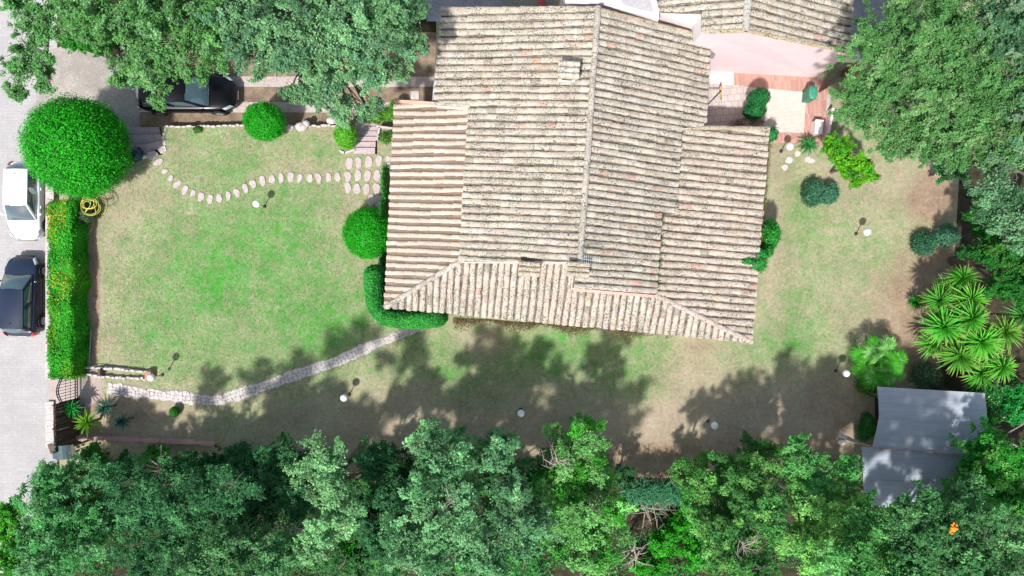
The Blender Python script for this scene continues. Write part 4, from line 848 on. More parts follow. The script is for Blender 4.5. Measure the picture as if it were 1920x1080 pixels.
shrub('dry_bush', 'dry brown tangle at the foot of the courtyard conifer', 'bush', [(1412, 228, .3, .6, .28, .3), (1390, 232, .25, .5, .22, .25)], 0, 48, dens=700, leaf=.1, base=(.20, .16, .10), asp=.2, jit=.2, var=.35, lump=.1, core=False)
shrub('small_bush', 'small green bush at the upper right corner of the right wing', 'bush', [(1445, 252, 1.0, .28, .35, .5)], 0, 49, dens=1100, leaf=.09, base=(.03, .2, .05), jit=.14, var=.35)
shrub('green_bush', 'green bush in the bed above the right hand steps', 'bush', [(703, 222, .3, .4, .25, .3), (730, 215, .3, .5, .3, .35), (742, 200, .3, .3, .35, .35)], -.3, 50, dens=1000, leaf=.09, base=(.09, .24, .03), jit=.16, var=.35, lump=.08)
shrub('green_bush', 'small green plants in the bed between the steps and the left wing', 'bush', [(722, 258, .2, .3, .28, .22), (735, 252, .2, .2, .2, .2)], 0, 51, dens=1000, leaf=.12, base=(.07, .2, .03), asp=.25, jit=.2, var=.35, core=False)
shrub('ivy', 'ivy strip under the left eave above the round shrub', 'creeper', [(724, 345, .9, .16, .9, .9), (720, 400, .9, .16, .7, .9), (720, 480, .9, .14, .5, .8)], 0, 52, dens=900, leaf=.08, base=(.03, .2, .03), jit=.2, var=.35)
shrub('seedling_plant', 'small green weed on the upper lawn edge near the left steps', 'plant', [(370, 243, .1, .22, .16, .14)], 0, 53, dens=1200, leaf=.09, base=(.06, .17, .03), jit=.2, var=.35)
shrub('fern_shrub', 'narrow dark green shrub in the shade left of the shed', 'shrub', [(1627, 798, .5, .28, .62, .55), (1618, 812, .4, .25, .4, .4)], 0, 54, dens=900, leaf=.12, base=(.03, .15, .03), asp=.3, jit=.12, var=.35)
shrub('undergrowth_bush', 'green weedy bush at the lower left foot of the fan palm', 'bush', [(1622, 722, .5, .4, .4, .4), (1640, 735, .4, .45, .25, .35)], 0, 55, dens=800, leaf=.14, base=(.06, .19, .03), asp=.2, jit=.2, var=.35)
# reeds
root = empty('reed_clump', P(1215, 905, 0), 'clump of dark green reeds in the gap of the bottom woodland', 'reeds'); rng = np.random.default_rng(5)
n = 2600; C = np.stack([rng.uniform(-1.5, 1.5, n), rng.normal(size=n) * .22, np.zeros(n)], 1); ang = rng.uniform(0, 6.28, n)
base_ = C + 0; base_[:, 2] = rng.uniform(1.2, 2.2, n); T = np.stack([np.cos(ang) * .8, np.sin(ang) * .8, rng.uniform(-.2, .6, n)], 1)
N_ = unit(UP + rng.normal(size=(n, 3)) * .4); L = rng.uniform(.3, .6, n); V, Fc = leaf_geo(base_ + T * .15, N_, L, L * .09, rng, T)
cc = np.array((.05, .19, .09)) * rng.uniform(.6, 1.6, (n, 1)); np_mesh('foliage', V, Fc, np.repeat(cc, 4, 0), M_LEAF, root)
mb = MB(); rg = random.Random(5)
for k in range(60): x = rg.uniform(-1.5, 1.5); y = rg.uniform(-.4, .4); mb.tube([(x, y, 0), (x + rg.uniform(-.1, .1), y, 1.7)], [.015, .008], 4)
mb.build('stem', M_BARK, root)
# fallen / dead branches
def branches(label, pts, seed, n=14, z=1.0, spread=1.0, r=.035, mat=None):
    rg = random.Random(seed); O = P(pts[0], pts[1], z); root = empty('dead_branch', O, label, 'branch'); mb = MB()
    for k in range(n):
        a = rg.uniform(0, 6.28); L = rg.uniform(.5, 1.3) * spread; s = Vector((rg.uniform(-.3, .3) * spread, rg.uniform(-.3, .3) * spread, rg.uniform(-.2, .2)))
        e = s + Vector((math.cos(a) * L, math.sin(a) * L, rg.uniform(-.1, .3))); m = s.lerp(e, .5) + Vector((rg.uniform(-.15, .15), rg.uniform(-.15, .15), .08))
        mb.tube([s, m, e], [r, r * .7, r * .25], 5)
        for j in range(3):
            q = m.lerp(e, rg.uniform(0, .8)); mb.tube([q, q + Vector((rg.uniform(-.35, .35), rg.uniform(-.35, .35), rg.uniform(0, .15))) * spread], [r * .4, r * .12], 4)
    mb.tube([(0, 0, -z), (0, 0, 0)], [.06, .04], 5)
    mb.build('branch', mat or M_TWIG, root)
branches('bare twiggy branches in the dark gap below the reeds', (1215, 945), 1, 26, .7, 1.3, .03)
branches('pale dead branch crossing the bright bush at the bottom', (1190, 1035), 2, 12, 2.0, .9, .04)
branches('bare pale twigs among the mint oak leaves', (845, 935), 3, 10, 7.6, .6, .02)
branches('bare fork of twigs in the yellow green tree', (1040, 870), 4, 9, 7.0, .7, .022)
branches('bare twigs in the dark oak at the lower right', (1395, 1020), 5, 10, 7.0, .6, .02)
branches('dry brown branches beside the shed at the right edge', (1875, 820), 6, 16, 1.8, 1.0, .035)
branches('bare twigs under the forked pale tree', (560, 1000), 7, 10, 6.0, .7, .02)
branches('bare branches seen through the gap of the woodland at lower left', (300, 885), 8, 12, 2.2, .9, .05)
branches('bare twigs above the right hand steps', (690, 232), 9, 4, .6, .35, .025)

# rosette plants ---------------------------------------------------------
def rosette(nleaf, length, width, rng, col, pitch=(5, 75), droop=.25, curl=.0, colvar=.25, seg=4, tipc=None):
    mb_v, mb_f, mb_c = [], [], []
    for i in range(nleaf):
        a = i * 2.39996 + rng.uniform(-.2, .2); t = (i + .5) / nleaf; el = R(pitch[0] + (pitch[1] - pitch[0]) * t ** 1.2 + rng.uniform(-6, 6)); L = length * (rng.uniform(.8, 1.1)) * (1 - .25 * t)
        d = np.array([math.cos(a) * math.cos(el), math.sin(a) * math.cos(el), math.sin(el)]); s = np.array([-math.sin(a), math.cos(a), 0]); c = np.array(col) * rng.uniform(1 - colvar, 1 + colvar)
        n0 = len(mb_v)
        for k in range(seg + 1):
            u_ = k / seg; w = width * (math.sin(math.pi * min(.98, .22 + .78 * u_)) ** .8) * .5; p = d * L * u_ + np.array([0, 0, -droop * L * u_ ** 2])
            fold = np.array([0, 0, w * .5]); ck = c if tipc is None or k < seg else np.array(tipc)
            mb_v += [p - s * w + fold, p, p + s * w + fold]; mb_c += [ck] * 3
        for k in range(seg):
            b = n0 + 3 * k; mb_f += [(b, b + 1, b + 4, b + 3), (b + 1, b + 2, b + 5, b + 4)]
    return np.array(mb_v, np.float32), mb_f, np.clip(np.array(mb_c), 0, .9)
def ros_obj(name, parent, loc, *a, mat=None, **k):
    V, Fc, Cc = rosette(*a, **k); o = np_mesh(name, V, Fc, Cc, mat or M_GLOSSLEAF, parent); o.location = loc; return o
rng = np.random.default_rng(9)
yb = P(1825, 625, 0); yc = empty('yucca', yb, 'large many headed yucca with spiky bright green rosettes on the right', 'yucca')
heads = [(1805, 522, 2.6), (1761, 562, 2.5), (1821, 562, 3.0), (1821, 597, 3.3), (1771, 612, 2.7), (1840, 640, 3.1), (1884, 624, 3.2), (1800, 668, 2.6), (1879, 688, 2.7), (1749, 645, 1.5), (1855, 665, 2.4), (1790, 590, 2.3), (1780, 545, 2.0), (1840, 700, 2.0)]
mb = MB()
for i, (a, b, z) in enumerate(heads):
    q = P(a, b, z) - yb; mb.tube([(q.x * .12, q.y * .12, 0), (q.x * .7, q.y * .7, z * .45), (q.x, q.y, z)], [.16, .1, .07], 7)
    o = ros_obj('leaf_rosette', yc, q, int(rng.integers(95, 140)), 1.08, .08, rng, (.10 * rng.uniform(.7, 1.3), .40 * rng.uniform(.8, 1.1), .035), pitch=(-24, 80), droop=rng.uniform(.08, .22), tipc=(.35, .38, .12))
    o.rotation_euler = (rng.normal() * .22, rng.normal() * .22, rng.uniform(0, 6)); o.scale = (rng.uniform(.82, 1.12),) * 3
    o = ros_obj('dead_leaves', yc, q - Vector((0, 0, .12)), 16, .75, .06, rng, (.30, .20, .08), pitch=(-75, -20), droop=.3)
mb.build('stem', M_BARK, yc)
def single(name, label, cat, px, py, z, n_, L, w, col, pitch=(0, 75), droop=.2, zb=0.0, trunk=.05, tipc=None, mat=None):
    q = P(px, py, z); e = empty(name, (q.x, q.y, zb), label, cat); ros_obj('leaf_rosette', e, (0, 0, z - zb), n_, L, w, rng, col, pitch=pitch, droop=droop, tipc=tipc, mat=mat)
    mb = MB(); mb.tube([(0, 0, 0), (0, 0, z - zb)], [trunk * 1.3, trunk], 7); mb.build('stem', M_BARK, e)
single('yucca', 'spiky yucca head cut by the right edge of the picture', 'yucca', 1918, 592, 3.0, 100, .95, .075, (.06, .26, .04), (-20, 80), .12)
single('yucca', 'small low yucca at the left foot of the big yucca', 'yucca', 1716, 567, .5, 80, .5, .05, (.035, .25, .02), (-5, 80), .1)
single('cycad', 'feathery green cycad on the edge of the courtyard beside the citrus tree', 'cycad', 1516, 272, .7, 60, .65, .06, (.04, .20, .05), (-5, 65), .35)
single('yucca', 'small bright green yucca just below the iron gate', 'yucca', 134, 766, 1.0, 34, .62, .07, (.03, .33, .06), (0, 70), .2)
single('young_palm', 'yellow green young palm beside the brown reed fence', 'palm', 163, 793, 1.1, 44, .78, .07, (.12, .30, .02), (0, 70), .2)
single('agave', 'blue green agave nearest the stone path', 'agave', 195, 766, 1.0, 80, .55, .05, (.06, .15, .11), (-25, 80), .1)
single('agave', 'blue grey agave right of its neighbour near the pink wall', 'agave', 228, 790, 1.0, 80, .52, .05, (.055, .14, .12), (-25, 80), .1)
# fan palm
q = P(1655, 684, 1.6); q.z = 0; fp = empty('fan_palm', q, 'round fan palm with feathery green fronds beside the shed', 'palm'); rng = np.random.default_rng(31)
mb = MB(); mb.tube([(0, 0, 0), (0, 0, 1.2)], [.2, .16], 8); mb.build('trunk', M_BARK, fp)
tiers = [(13, 2, 16, 1.12), (11, 22, 34, .95), (7, 42, 56, .75), (4, 66, 82, .6)]
fi = 0
for cnt, e0_, e1_, SLb in tiers:
  for i in range(cnt):
    fi += 1; a = 6.283 * (i + rng.uniform(-.2, .2)) / cnt + fi * .3; el = R(rng.uniform(e0_, e1_)); SL = SLb * rng.uniform(.85, 1.1)
    d_ = Vector((math.cos(a) * math.cos(el), math.sin(a) * math.cos(el), math.sin(el))); o3 = Vector((0, 0, 1.2)); SL *= 1.12; hub = o3 + d_ * SL * .8
    vs, fs, cl_ = [], [], []; c = np.array((.08, .42, .03) if rng.random() < .65 else (.22, .52, .14)) * rng.uniform(.75, 1.25)
    side = Vector((-math.sin(a), math.cos(a), 0)); upv = (d_.cross(side) * -1 + Vector((rng.uniform(-.3, .3), rng.uniform(-.3, .3), 0))).normalized(); side = upv.cross(d_).normalized()
    m = 26
    for k in range(m):
        th = (k / (m - 1) - .5) * math.pi * 1.45 + rng.uniform(-.04, .04); dd = (d_ * math.cos(th) + side * math.sin(th)); L = rng.uniform(.5, .66) * (1 - .2 * abs(k / (m - 1) - .5) * 2)
        s2 = dd.cross(upv).normalized() * .021; n0 = len(vs)
        tipp = hub + dd * L + Vector((rng.uniform(-.03, .03), rng.uniform(-.03, .03), -.45 * L)); mid = hub + dd * L * .6 + upv * (.03 if k % 2 else -.01)
        vs += [hub, mid - s2, mid + s2, tipp]; fs += [(n0, n0 + 1, n0 + 3, n0 + 2)]; cl_ += [c * rng.uniform(.75, 1.2)] * 4
    mb = MB(); mb.tube([o3, o3.lerp(hub, .5) + Vector((0, 0, .06)), hub], [.02, .014, .01], 4, tuple(c))
    n0 = len(vs); vs += [Vector(v_) for v_ in mb.v]; fs += [tuple(n0 + k for k in f_) for f_ in mb.f]; cl_ += [np.array(x) for x in mb.c]
    o = np_mesh('frond', np.array([tuple(v_) for v_ in vs], np.float32), fs, np.clip(np.array(cl_), 0, .9), M_LEAF, fp)

# dry creeper along the porch eave
rng = np.random.default_rng(15); root = empty('dry_creeper', P(1040, 615, 0), 'dry brown creeper hanging along the porch eave', 'creeper')
n = 9000; tt = rng.random(n); pxs = 850 + tt * 400; pys = 595 + tt * 26 + np.abs(rng.normal(size=n)) * 9 * (.6 + .5 * np.sin(pxs * .06)); zz = rng.uniform(.8, 2.5, n)
kk = (H - zz) / F; C = np.stack([(pxs - 960) * kk, -(pys - 540) * kk, zz], 1) - np.array(root.location); L = rng.uniform(.05, .11, n)
cc = np.where(rng.random((n, 1)) < .35, np.array((.07, .13, .03)), np.array((.17, .10, .06))) * rng.uniform(.6, 1.6, (n, 1))
V, Fc = leaf_geo(C, unit(UP + rng.normal(size=(n, 3)) * .8), L, L * .5, rng); np_mesh('foliage', V, Fc, np.repeat(np.clip(cc, 0, .9), 4, 0), M_LEAF, root)
mb = MB(); rg = random.Random(2)
for k in range(50):
    t0 = rg.random(); a = P(850 + t0 * 400, 598 + t0 * 27, 0); mb.tube([Vector((a.x, a.y - rg.uniform(0, .3), 0)) - root.location, Vector((a.x + rg.uniform(-.4, .4), a.y + .1, 2.45)) - root.location], [.018, .01], 4)
mb.build('stem', M_TWIG, root)
# dry creeper along the right eave
root = empty('dry_creeper', P(1440, 330, 0), 'thin dry creeper under the right eave of the house', 'creeper'); n = 2200; tt = rng.random(n)
pxs = 1441 - tt * 16 + rng.normal(size=n) * 3; pys = 270 + tt * 190; zz = rng.uniform(.6, 2.3, n); kk = (H - zz) / F; C = np.stack([(pxs - 960) * kk, -(pys - 540) * kk, zz], 1) - np.array(root.location)
L = rng.uniform(.05, .1, n); cc = np.where(rng.random((n, 1)) < .5, np.array((.12, .15, .04)), np.array((.2, .14, .08))) * rng.uniform(.6, 1.5, (n, 1))
V, Fc = leaf_geo(C, unit(UP + rng.normal(size=(n, 3)) * .8), L, L * .5, rng); np_mesh('foliage', V, Fc, np.repeat(cc, 4, 0), M_LEAF, root)

# ================================================================ OBJECTS
def garden_lamp(px, py, label, zb=0.0, lean=(0, 0)):
    q = P(px, py, 1.1 + zb); e = empty('garden_lamp', (q.x, q.y, zb), label, 'lamp', 'globe garden lamps')
    mb = MB(); mb.tube([(0, 0, 0), (0, 0, .04)], [.09, .08], 14); mb.build('base_plate', M_DKMETAL, e, True)
    mb = MB(); mb.tube([(0, 0, .03), (0, 0, .92)], .025, 10); mb.build('pole', M_POLE, e, True)
    mb = MB(); mb.tube([(0, 0, .9), (0, 0, .96)], [.05, .075], 14); mb.build('collar', M_DKMETAL, e, True)
    mb = MB(); mb.ball((0, 0, 1.1), .18, 28, 16); mb.build('globe', M_WHITE_GLASS, e, True)
M_POLE = flat('pole_paint', (.45, .30, .24), .6)
for a, b, l in [(481, 382, 'globe garden lamp in the left lawn below the curved stepping stones'), (645, 746, 'globe garden lamp below the stone path'),
                (977, 775, 'globe garden lamp in the shaded ground below the middle of the porch roof'), (1340, 798, 'globe garden lamp below the lower right corner of the house, at the shade edge'),
                (1587, 700, 'globe garden lamp left of the fan palm'), (1626, 435, 'globe garden lamp in the right lawn near the bare earth'), (1481, 275, 'globe garden lamp at the corner of the courtyard')]:
    garden_lamp(a, b, l)
garden_lamp(283, 708, 'globe garden lamp on the brick pillar at the end of the low stone walls', .42)

# stepping stones
ORD = ['first', 'second', 'third', 'fourth', 'fifth', 'sixth', 'seventh', 'eighth', 'ninth', 'tenth', 'eleventh', 'twelfth', 'thirteenth', 'fourteenth', 'fifteenth', 'sixteenth', 'seventeenth', 'eighteenth', 'nineteenth', 'twentieth', 'twenty first', 'twenty second', 'twenty third', 'twenty fourth']
def stone(px, py, w, h, rot, seed, label, group, z=.05, mat=None):
    rg = random.Random(seed); mb = MB(); n = 22; out = []
    ph = rg.uniform(-.5, .5)
    for k in range(n):
        t = 2 * math.pi * k / n; r = 1 + .06 * math.sin(3 * t + ph * 5) + .04 * math.sin(5 * t + ph * 9) - .24 * math.exp(-((t - math.pi - ph) / .6) ** 2)
        x, y = w / 2 * math.cos(t) * r, h / 2 * math.sin(t) * r; out.append((x * math.cos(rot) - y * math.sin(rot), x * math.sin(rot) + y * math.cos(rot)))
    rim = [(x * .9, y * .9, z + rg.uniform(-.003, .003)) for x, y in out]; mid = [(x, y, z - .015) for x, y in out]; bot = [(x, y, -.03) for x, y in out]
    mb.add(rim + mid + bot, [tuple(range(n))] + [(n + k, n + (k + 1) % n, (k + 1) % n, k) for k in range(n)] + [(2 * n + k, 2 * n + (k + 1) % n, n + (k + 1) % n, n + k) for k in range(n)])
    q = P(px, py, 0); o = mb.build('stepping_stone', mat or M_STEP, None, False, (q.x, q.y, 0)); tag(o, label, 'stepping stone', group)
CH = [(297, 304), (309, 321), (320, 334), (333, 345), (347, 356), (362, 362), (377, 369), (394, 373), (411, 372), (428, 367), (444, 362), (460, 353), (474, 345), (492, 339), (510, 336), (527, 334), (545, 332), (562, 334), (581, 334), (597, 334), (616, 333), (633, 332)]
for i, (a, b) in enumerate(CH):
    rg = random.Random(i + 40); j = min(i + 1, len(CH) - 1); dx, dy = CH[j][0] - CH[max(0, i - 1)][0], CH[j][1] - CH[max(0, i - 1)][1]; rot = math.atan2(-dy, dx)
    sc = .8 if i in (1, 2, 5) else 1
    stone(a, b, rg.uniform(.29, .38) * sc, rg.uniform(.42, .56) * sc, rot + rg.uniform(-.25, .25), i, ORD[i] + ' pale stepping stone of the curved chain, counted from the left steps', 'stepping stones of the curved chain')
# 
GR = [[(655, 306), (672, 305), (691, 304), (710, 301), (727, 302)], [(652, 331), (671, 329), (689, 329), (707, 329), (723, 330)], [(652, 352), (669, 354), (687, 354), (706, 354)]]
for r, row in enumerate(GR):
    for i, (a, b) in enumerate(row):
        rg = random.Random(r * 7 + i); stone(a, b, rg.uniform(.36, .42), rg.uniform(.54, .62), rg.uniform(-.2, .2), 60 + r * 9 + i, ORD[i] + ' stone from the left in the ' + ['upper', 'middle', 'lower'][r] + ' row of paving stones beside the left wing', 'paving stones in rows beside the left wing')
stone(696, 375, .42, .6, .1, 91, 'smaller pinkish stone touching the large round stone above the eave shrub', 'loose paving stones'); stone(711, 377, .56, .62, 0, 92, 'large round pinkish stone just above the eave shrub', 'loose paving stones', .07)
stone(285, 292, .62, .46, .5, 93, 'large half round stone at the foot of the left steps', 'stones at the left steps', .06); stone(304, 281, .45, .36, .5, 94, 'small half round stone at the right end of the left steps', 'stones at the left steps', .055)
for i, (a, b, w, h, l) in enumerate([(1479, 300, .42, .36, 'pale stone in the middle of the short path below the courtyard lamp'), (1471, 314, .34, .32, 'lowest pale stone of the short path below the courtyard lamp'), (1495, 288, .36, .3, 'uppermost pale stone of the short path below the courtyard lamp'), (1514, 299, .34, .3, 'left stone of the touching pair below the cycad'), (1522, 302, .28, .34, 'right stone of the touching pair below the cycad')]):
    stone(a, b, w, h, .4 * i, 100 + i, l, 'small stones below the courtyard', .04, M_STONE)

# steps
def steps(label, treads, zs):
    q = P(*treads[0][0], zs[0]); e = empty('stairs', (q.x, q.y, ZR), label, 'stairs')
    for pts, z in zip(treads, zs):
        w = [P(a, b, z) for a, b in pts]; ar = sum(w[i].x * w[(i + 1) % len(w)].y - w[(i + 1) % len(w)].x * w[i].y for i in range(len(w)))
        if ar < 0: w = w[::-1]
        mb = MB(); mb.prism([(p.x - q.x, p.y - q.y) for p in w], -.02, z - ZR); mb.build('step', M_STEPSLAB, e)
t = NT('lilac_slab'); f = t.noise(5, 5, .7); t.base(t.ramp(f, [(.3, (.36, .285, .295)), (.7, (.50, .41, .42))])); t.bump(f, .3, .02); M_STEPSLAB = t.set(.85, .2)
steps('short flight of grey lilac slab steps beside the huge round tree',
      [[(222, 238.5), (298, 238.5), (301, 251), (222, 253)], [(222, 253.5), (301, 251.5), (307, 262), (275, 269), (222, 271)], [(222, 271.5), (275, 269.5), (307, 262.5), (309, 274), (268, 290), (222, 292)]], [-.44, -.29, -.14])
ty = [(229, 236.5), (237, 245.5), (246, 255.5), (256, 265.5), (266, 276.5), (277, 288.5)]
steps('flight of six pink slab steps beside the left wing', [[(666 - i * .6, a), (709 - i * 1.2, a), (709 - i * 1.2, b), (666 - i * .6, b)] for i, (a, b) in enumerate(ty)], [-.5, -.4, -.3, -.2, -.1, .02])
# retaining wall edge with white stones
def stone_wall(label, pts, w, z0, z1, seed, size=.28, mat=None, cat='wall', name='stone_wall', jit=.06):
    rg = random.Random(seed); q0 = pts[0]; mb = MB()
    for a, b in zip(pts[:-1], pts[1:]):
        L = (b - a).length; d_ = (b - a).normalized(); s = Vector((-d_.y, d_.x, 0)); x = 0
        while x < L:
            l = size * rg.uniform(.6, 1.4); c = a + d_ * (x + l / 2) + s * rg.uniform(-jit, jit) * .6; h = z1 + rg.uniform(-.03, .03); ww = w * rg.uniform(.8, 1.15)
            n = 7; pts_ = []
            for k in range(n):
                t_ = 2 * math.pi * k / n + rg.uniform(-.2, .2); sx = l * .54 * math.cos(t_); sy = ww * .5 * math.sin(t_); m = 1 / max(abs(math.cos(t_)), abs(math.sin(t_))) ** .5
                p = c + d_ * sx * m + s * sy * m; pts_.append((p.x - q0.x, p.y - q0.y))
            inner_ = [(sum(p[0] for p in pts_) / n * .18 + p[0] * .82, sum(p[1] for p in pts_) / n * .18 + p[1] * .82) for p in pts_]
            vs = [(p[0], p[1], z0) for p in pts_] + [(p[0], p[1], h - .03) for p in pts_] + [(p[0], p[1], h) for p in inner_]
            mb.add(vs, [(k, (k + 1) % n, n + (k + 1) % n, n + k) for k in range(n)] + [(n + k, n + (k + 1) % n, 2 * n + (k + 1) % n, 2 * n + k) for k in range(n)] + [tuple(range(2 * n, 3 * n))])
            x += l * 1.02
    o = mb.build(name, mat or M_STONE, None, False, (q0.x, q0.y, 0)); return tag(o, label, cat)
stone_wall('irregular low stone edging between the driveway and the upper lawn edge', [P(310, 238, 0), P(370, 237, 0), P(450, 235, 0), P(540, 237, 0), P(664, 236, 0)], .12, ZR, .03, 1, .26)
stone_wall('short stone edging right of the left steps', [P(309, 238, 0), P(306, 262, 0), P(311, 280, 0)], .14, ZR, .04, 2, .22)
stone_wall('upper of the two low white stone walls beside the iron gate', [P(158, 690, .2), P(192, 691, .2), P(278, 698, .2)], .14, -.05, .22, 3, .3)
stone_wall('lower of the two low white stone walls beside the iron gate', [P(150, 701, .2), P(185, 706, .2), P(276, 711, .2)], .13, -.05, .22, 4, .22)
q = P(281, 702, .2); mb = MB(); mb.box((0, 0, .2), (.3, .42, .42)); o = mb.build('brick_pillar', M_BRICK, None, False, (q.x, q.y, 0)); tag(o, 'small orange brick pillar at the end of the low walls', 'pillar')
o.location.y = P(0, 706, .4).y + .03
q = P(188, 698, .3); mb = MB(); mb.box((0, 0, .2), (.12, .34, .45)); tag(mb.build('wooden_post', M_WOOD, None, False, (q.x, q.y, 0)), 'brown wooden post between the low stone walls', 'post')
mb = MB(); mb.tube([P(171, 618, .15), P(167, 680, .15)], .03, 6); mb.tube([P(168, 684, .15), P(230, 690, .15), P(262, 694, .15)], .018, 5); tag(mb.build('pipe', M_METAL), 'thin grey pipe lying along the hedge bottom', 'pipe')
for i, (a, b, s, l) in enumerate([(545, 240, .2, 'small round white boulder on the upper lawn edge'), (566, 238, .32, 'largest white boulder on the upper lawn edge'), (574, 233, .22, 'white boulder nearest the driveway on the upper lawn edge'), (622, 226, .26, 'white boulder half hidden under the oak on the lawn edge'), (1730, 602, .26, 'white rock at the left foot of the yucca'), (1577, 829, .2, 'pale rock under the fallen white trunk')]):
    mb = MB(); mb.ball((0, 0, .05), s, 10, 6, (1, 1, 1), 0, (1, .8, .7)); rg = random.Random(i); mb.v = [(x + rg.uniform(-.03, .03), y + rg.uniform(-.03, .03), z_ + rg.uniform(-.02, .02)) for x, y, z_ in mb.v]
    q = P(a, b, 0); tag(mb.build('rock', M_STONE, None, True, (q.x, q.y, 0)), l, 'rock')
mb = MB(); q = P(660, 283, .1)
for a, b in (((637, 283), (646, 287)), ((646, 287), (664, 281))):
    p0, p1 = P(*a, .1), P(*b, .1); c = (p0 + p1) / 2; L = (p1 - p0).length; mb.box((c.x - q.x, c.y - q.y, .04), (L + .05, .1, .14), math.atan2((p1 - p0).y, (p1 - p0).x))
tag(mb.build('bed_edging', M_STONE, None, False, (q.x, q.y, 0)), 'white corner edging of the small shrub bed', 'edging')
mb = MB(); q = P(716, 240, .1)
for a, b in (((708, 238), (738, 242)), ((708, 262), (712, 240)), ((738, 242), (736, 262))):
    p0, p1 = P(*a, .1), P(*b, .1); c = (p0 + p1) / 2; L = (p1 - p0).length; mb.box((c.x - q.x, c.y - q.y, .08), (L + .05, .1, .3), math.atan2((p1 - p0).y, (p1 - p0).x))
tag(mb.build('planter_edging', M_STONE, None, False, (q.x, q.y, 0)), 'pale edging of the planting bed right of the pink steps', 'edging')
q = P(778, 179, ZR); e = empty('drain_cover', (q.x, q.y, ZR), 'square pale concrete drain cover on the driveway', 'drain cover')
mb = MB(); mb.box((0, 0, .03), (.42, .42, .05)); mb.build('frame', M_STONE, e); mb = MB(); mb.box((0, 0, .06), (.3, .3, .02)); mb.tube([(0, 0, .07), (0, 0, .085)], .03, 8); mb.build('lid', M_STONE, e)

# roadside walls, fence, gate
xa, xb = P(86, 0, .1).x, P(101, 0, .1).x
def rwall(label, y0, y1):
    mb = MB(); e = empty('road_wall', ((xa + xb) / 2, (y0 + y1) / 2, ZR), label, 'wall'); L = abs(y1 - y0)
    mb.box((0, 0, .34), (xb - xa - .06, L, .68)); mb.build('wall', mk_plaster('wall_pink', (.55, .40, .38), .15), e)
    mb = MB(); rg = random.Random(int(y0 * 10)); y = -L / 2
    while y < L / 2:
        l = rg.uniform(.3, .6); l = min(l, L / 2 - y); mb.box((rg.uniform(-.012, .012), y + l / 2, .71 + rg.uniform(-.008, .008)), (xb - xa, l - .012, .06)); y += l
    mb.build('coping', M_COPE, e)
t = NT('coping_stone'); f = t.noise(6, 6, .75); t.base(t.ramp(f, [(.3, (.25, .2, .19)), (.45, (.47, .41, .39)), (.75, (.60, .54, .52))])); t.bump(f, .5, .02); M_COPE = t.set(.9, .2)
rwall('long low roadside wall with pale coping behind the parked cars', P(0, 345, 0).y, P(0, 712, 0).y)
rwall('short low roadside wall with pale coping beside the reed fence', P(0, 752, 0).y, P(0, 838, 0).y)
fx = -21.93
q = Vector((fx, P(0, 790, 0).y, 0)); e = empty('reed_fence', q, 'dark brown reed screen fence behind the short road wall', 'fence'); L = (P(0, 748, 0).y - P(0, 832, 0).y)
mb = MB(); rg = random.Random(6); y = -L / 2
while y < L / 2: mb.tube([(rg.uniform(-.015, .015), y, 0), (rg.uniform(-.02, .02), y + rg.uniform(-.01, .01), 1.85 + rg.uniform(-.06, .04))], .017, 5, tuple(np.array((.10, .075, .06)) * rg.uniform(.5, 1.5))); y += .021
t = NT('reed'); t.base(t.attr().outputs['Color']); mb.build('reed_panel', t.set(.9, .2), e)
mb = MB()
for y in (-L / 2, 0, L / 2): mb.box((-.06, y, .95), (.07, .07, 1.95))
for z in (.4, 1.6): mb.box((-.045, 0, z), (.03, L, .05))
mb.build('fence_frame', M_WOOD, e)
q = P(112, 842, 1.6); mb = MB(); 
for i in range(5): mb.box((-.5 + i * .26, -.02 * i, 1.45 + .02 * (i % 2)), (.24, .5, .03), .35)
mb.box((-.5, 0, .7), (.08, .08, 1.5)); mb.box((.5, .1, .7), (.08, .08, 1.5)); tag(mb.build('board_fence', M_WOOD, None, False, (q.x, q.y, 0)), 'weathered boards over the fence end at the road corner', 'fence')
mb = MB(); q = P(120, 846, 1.3)
for i in range(8):
    a0_, a1_ = i / 8, (i + 1) / 8; x0, x1 = -.55 + 1.1 * a0_, -.55 + 1.1 * a1_; h0, h1 = .3 * math.sin(math.pi * a0_), .3 * math.sin(math.pi * a1_)
    mb.add([(x0, -.35, h0), (x1, -.35, h1), (x1, .35, h1 + .1), (x0, .35, h0 + .1)], [(0, 1, 2, 3)])
mb.tube([(-.5, 0, -1.3), (-.5, 0, .05)], .02, 5); mb.tube([(.5, 0, -1.3), (.5, 0, .05)], .02, 5)
tag(mb.build('canopy', flat('blue_green_sheet', (.05, .09, .10), .6), None, False, (q.x, q.y, 1.3)), 'small blue green curved canopy beside the fence end', 'canopy')
# iron gate
gy0, gy1 = P(0, 746, 0).y, P(0, 703, 0).y; gw = gy1 - gy0; e = empty('iron_gate', (fx, (gy0 + gy1) / 2, 0), 'arched black wrought iron gate between the hedge and the reed fence', 'gate')
mb = MB(); hw = gw / 2
def arch(y): return 1.45 + .3 * math.cos(y / hw * math.pi / 2)
mb.tube([(0, -hw, 0), (0, -hw, 1.5)], .03, 8); mb.tube([(0, hw, 0), (0, hw, 1.5)], .03, 8); mb.build('gate_post', M_DKMETAL, e, True)
mb = MB()
for off in (0, -.16): mb.tube([(0, -hw + gw * i / 14, arch(-hw + gw * i / 14) + off) for i in range(15)], .02, 6)
mb.build('arch_frame', M_DKMETAL, e); mb = MB()
for z in (.12, .34): mb.tube([(0, -hw, z), (0, hw, z)], .02, 6)
mb.build('bottom_rail', M_DKMETAL, e)
mb = MB()
for i in range(1, 8): y = -hw + gw * i / 8; mb.tube([(0, y, .12), (0, y, arch(y))], .014, 6)
for z in (.7, 1.05): mb.tube([(0, -hw, z), (0, hw, z)], .010, 6)
mb.build('bars', M_DKMETAL, e)
mb = MB()
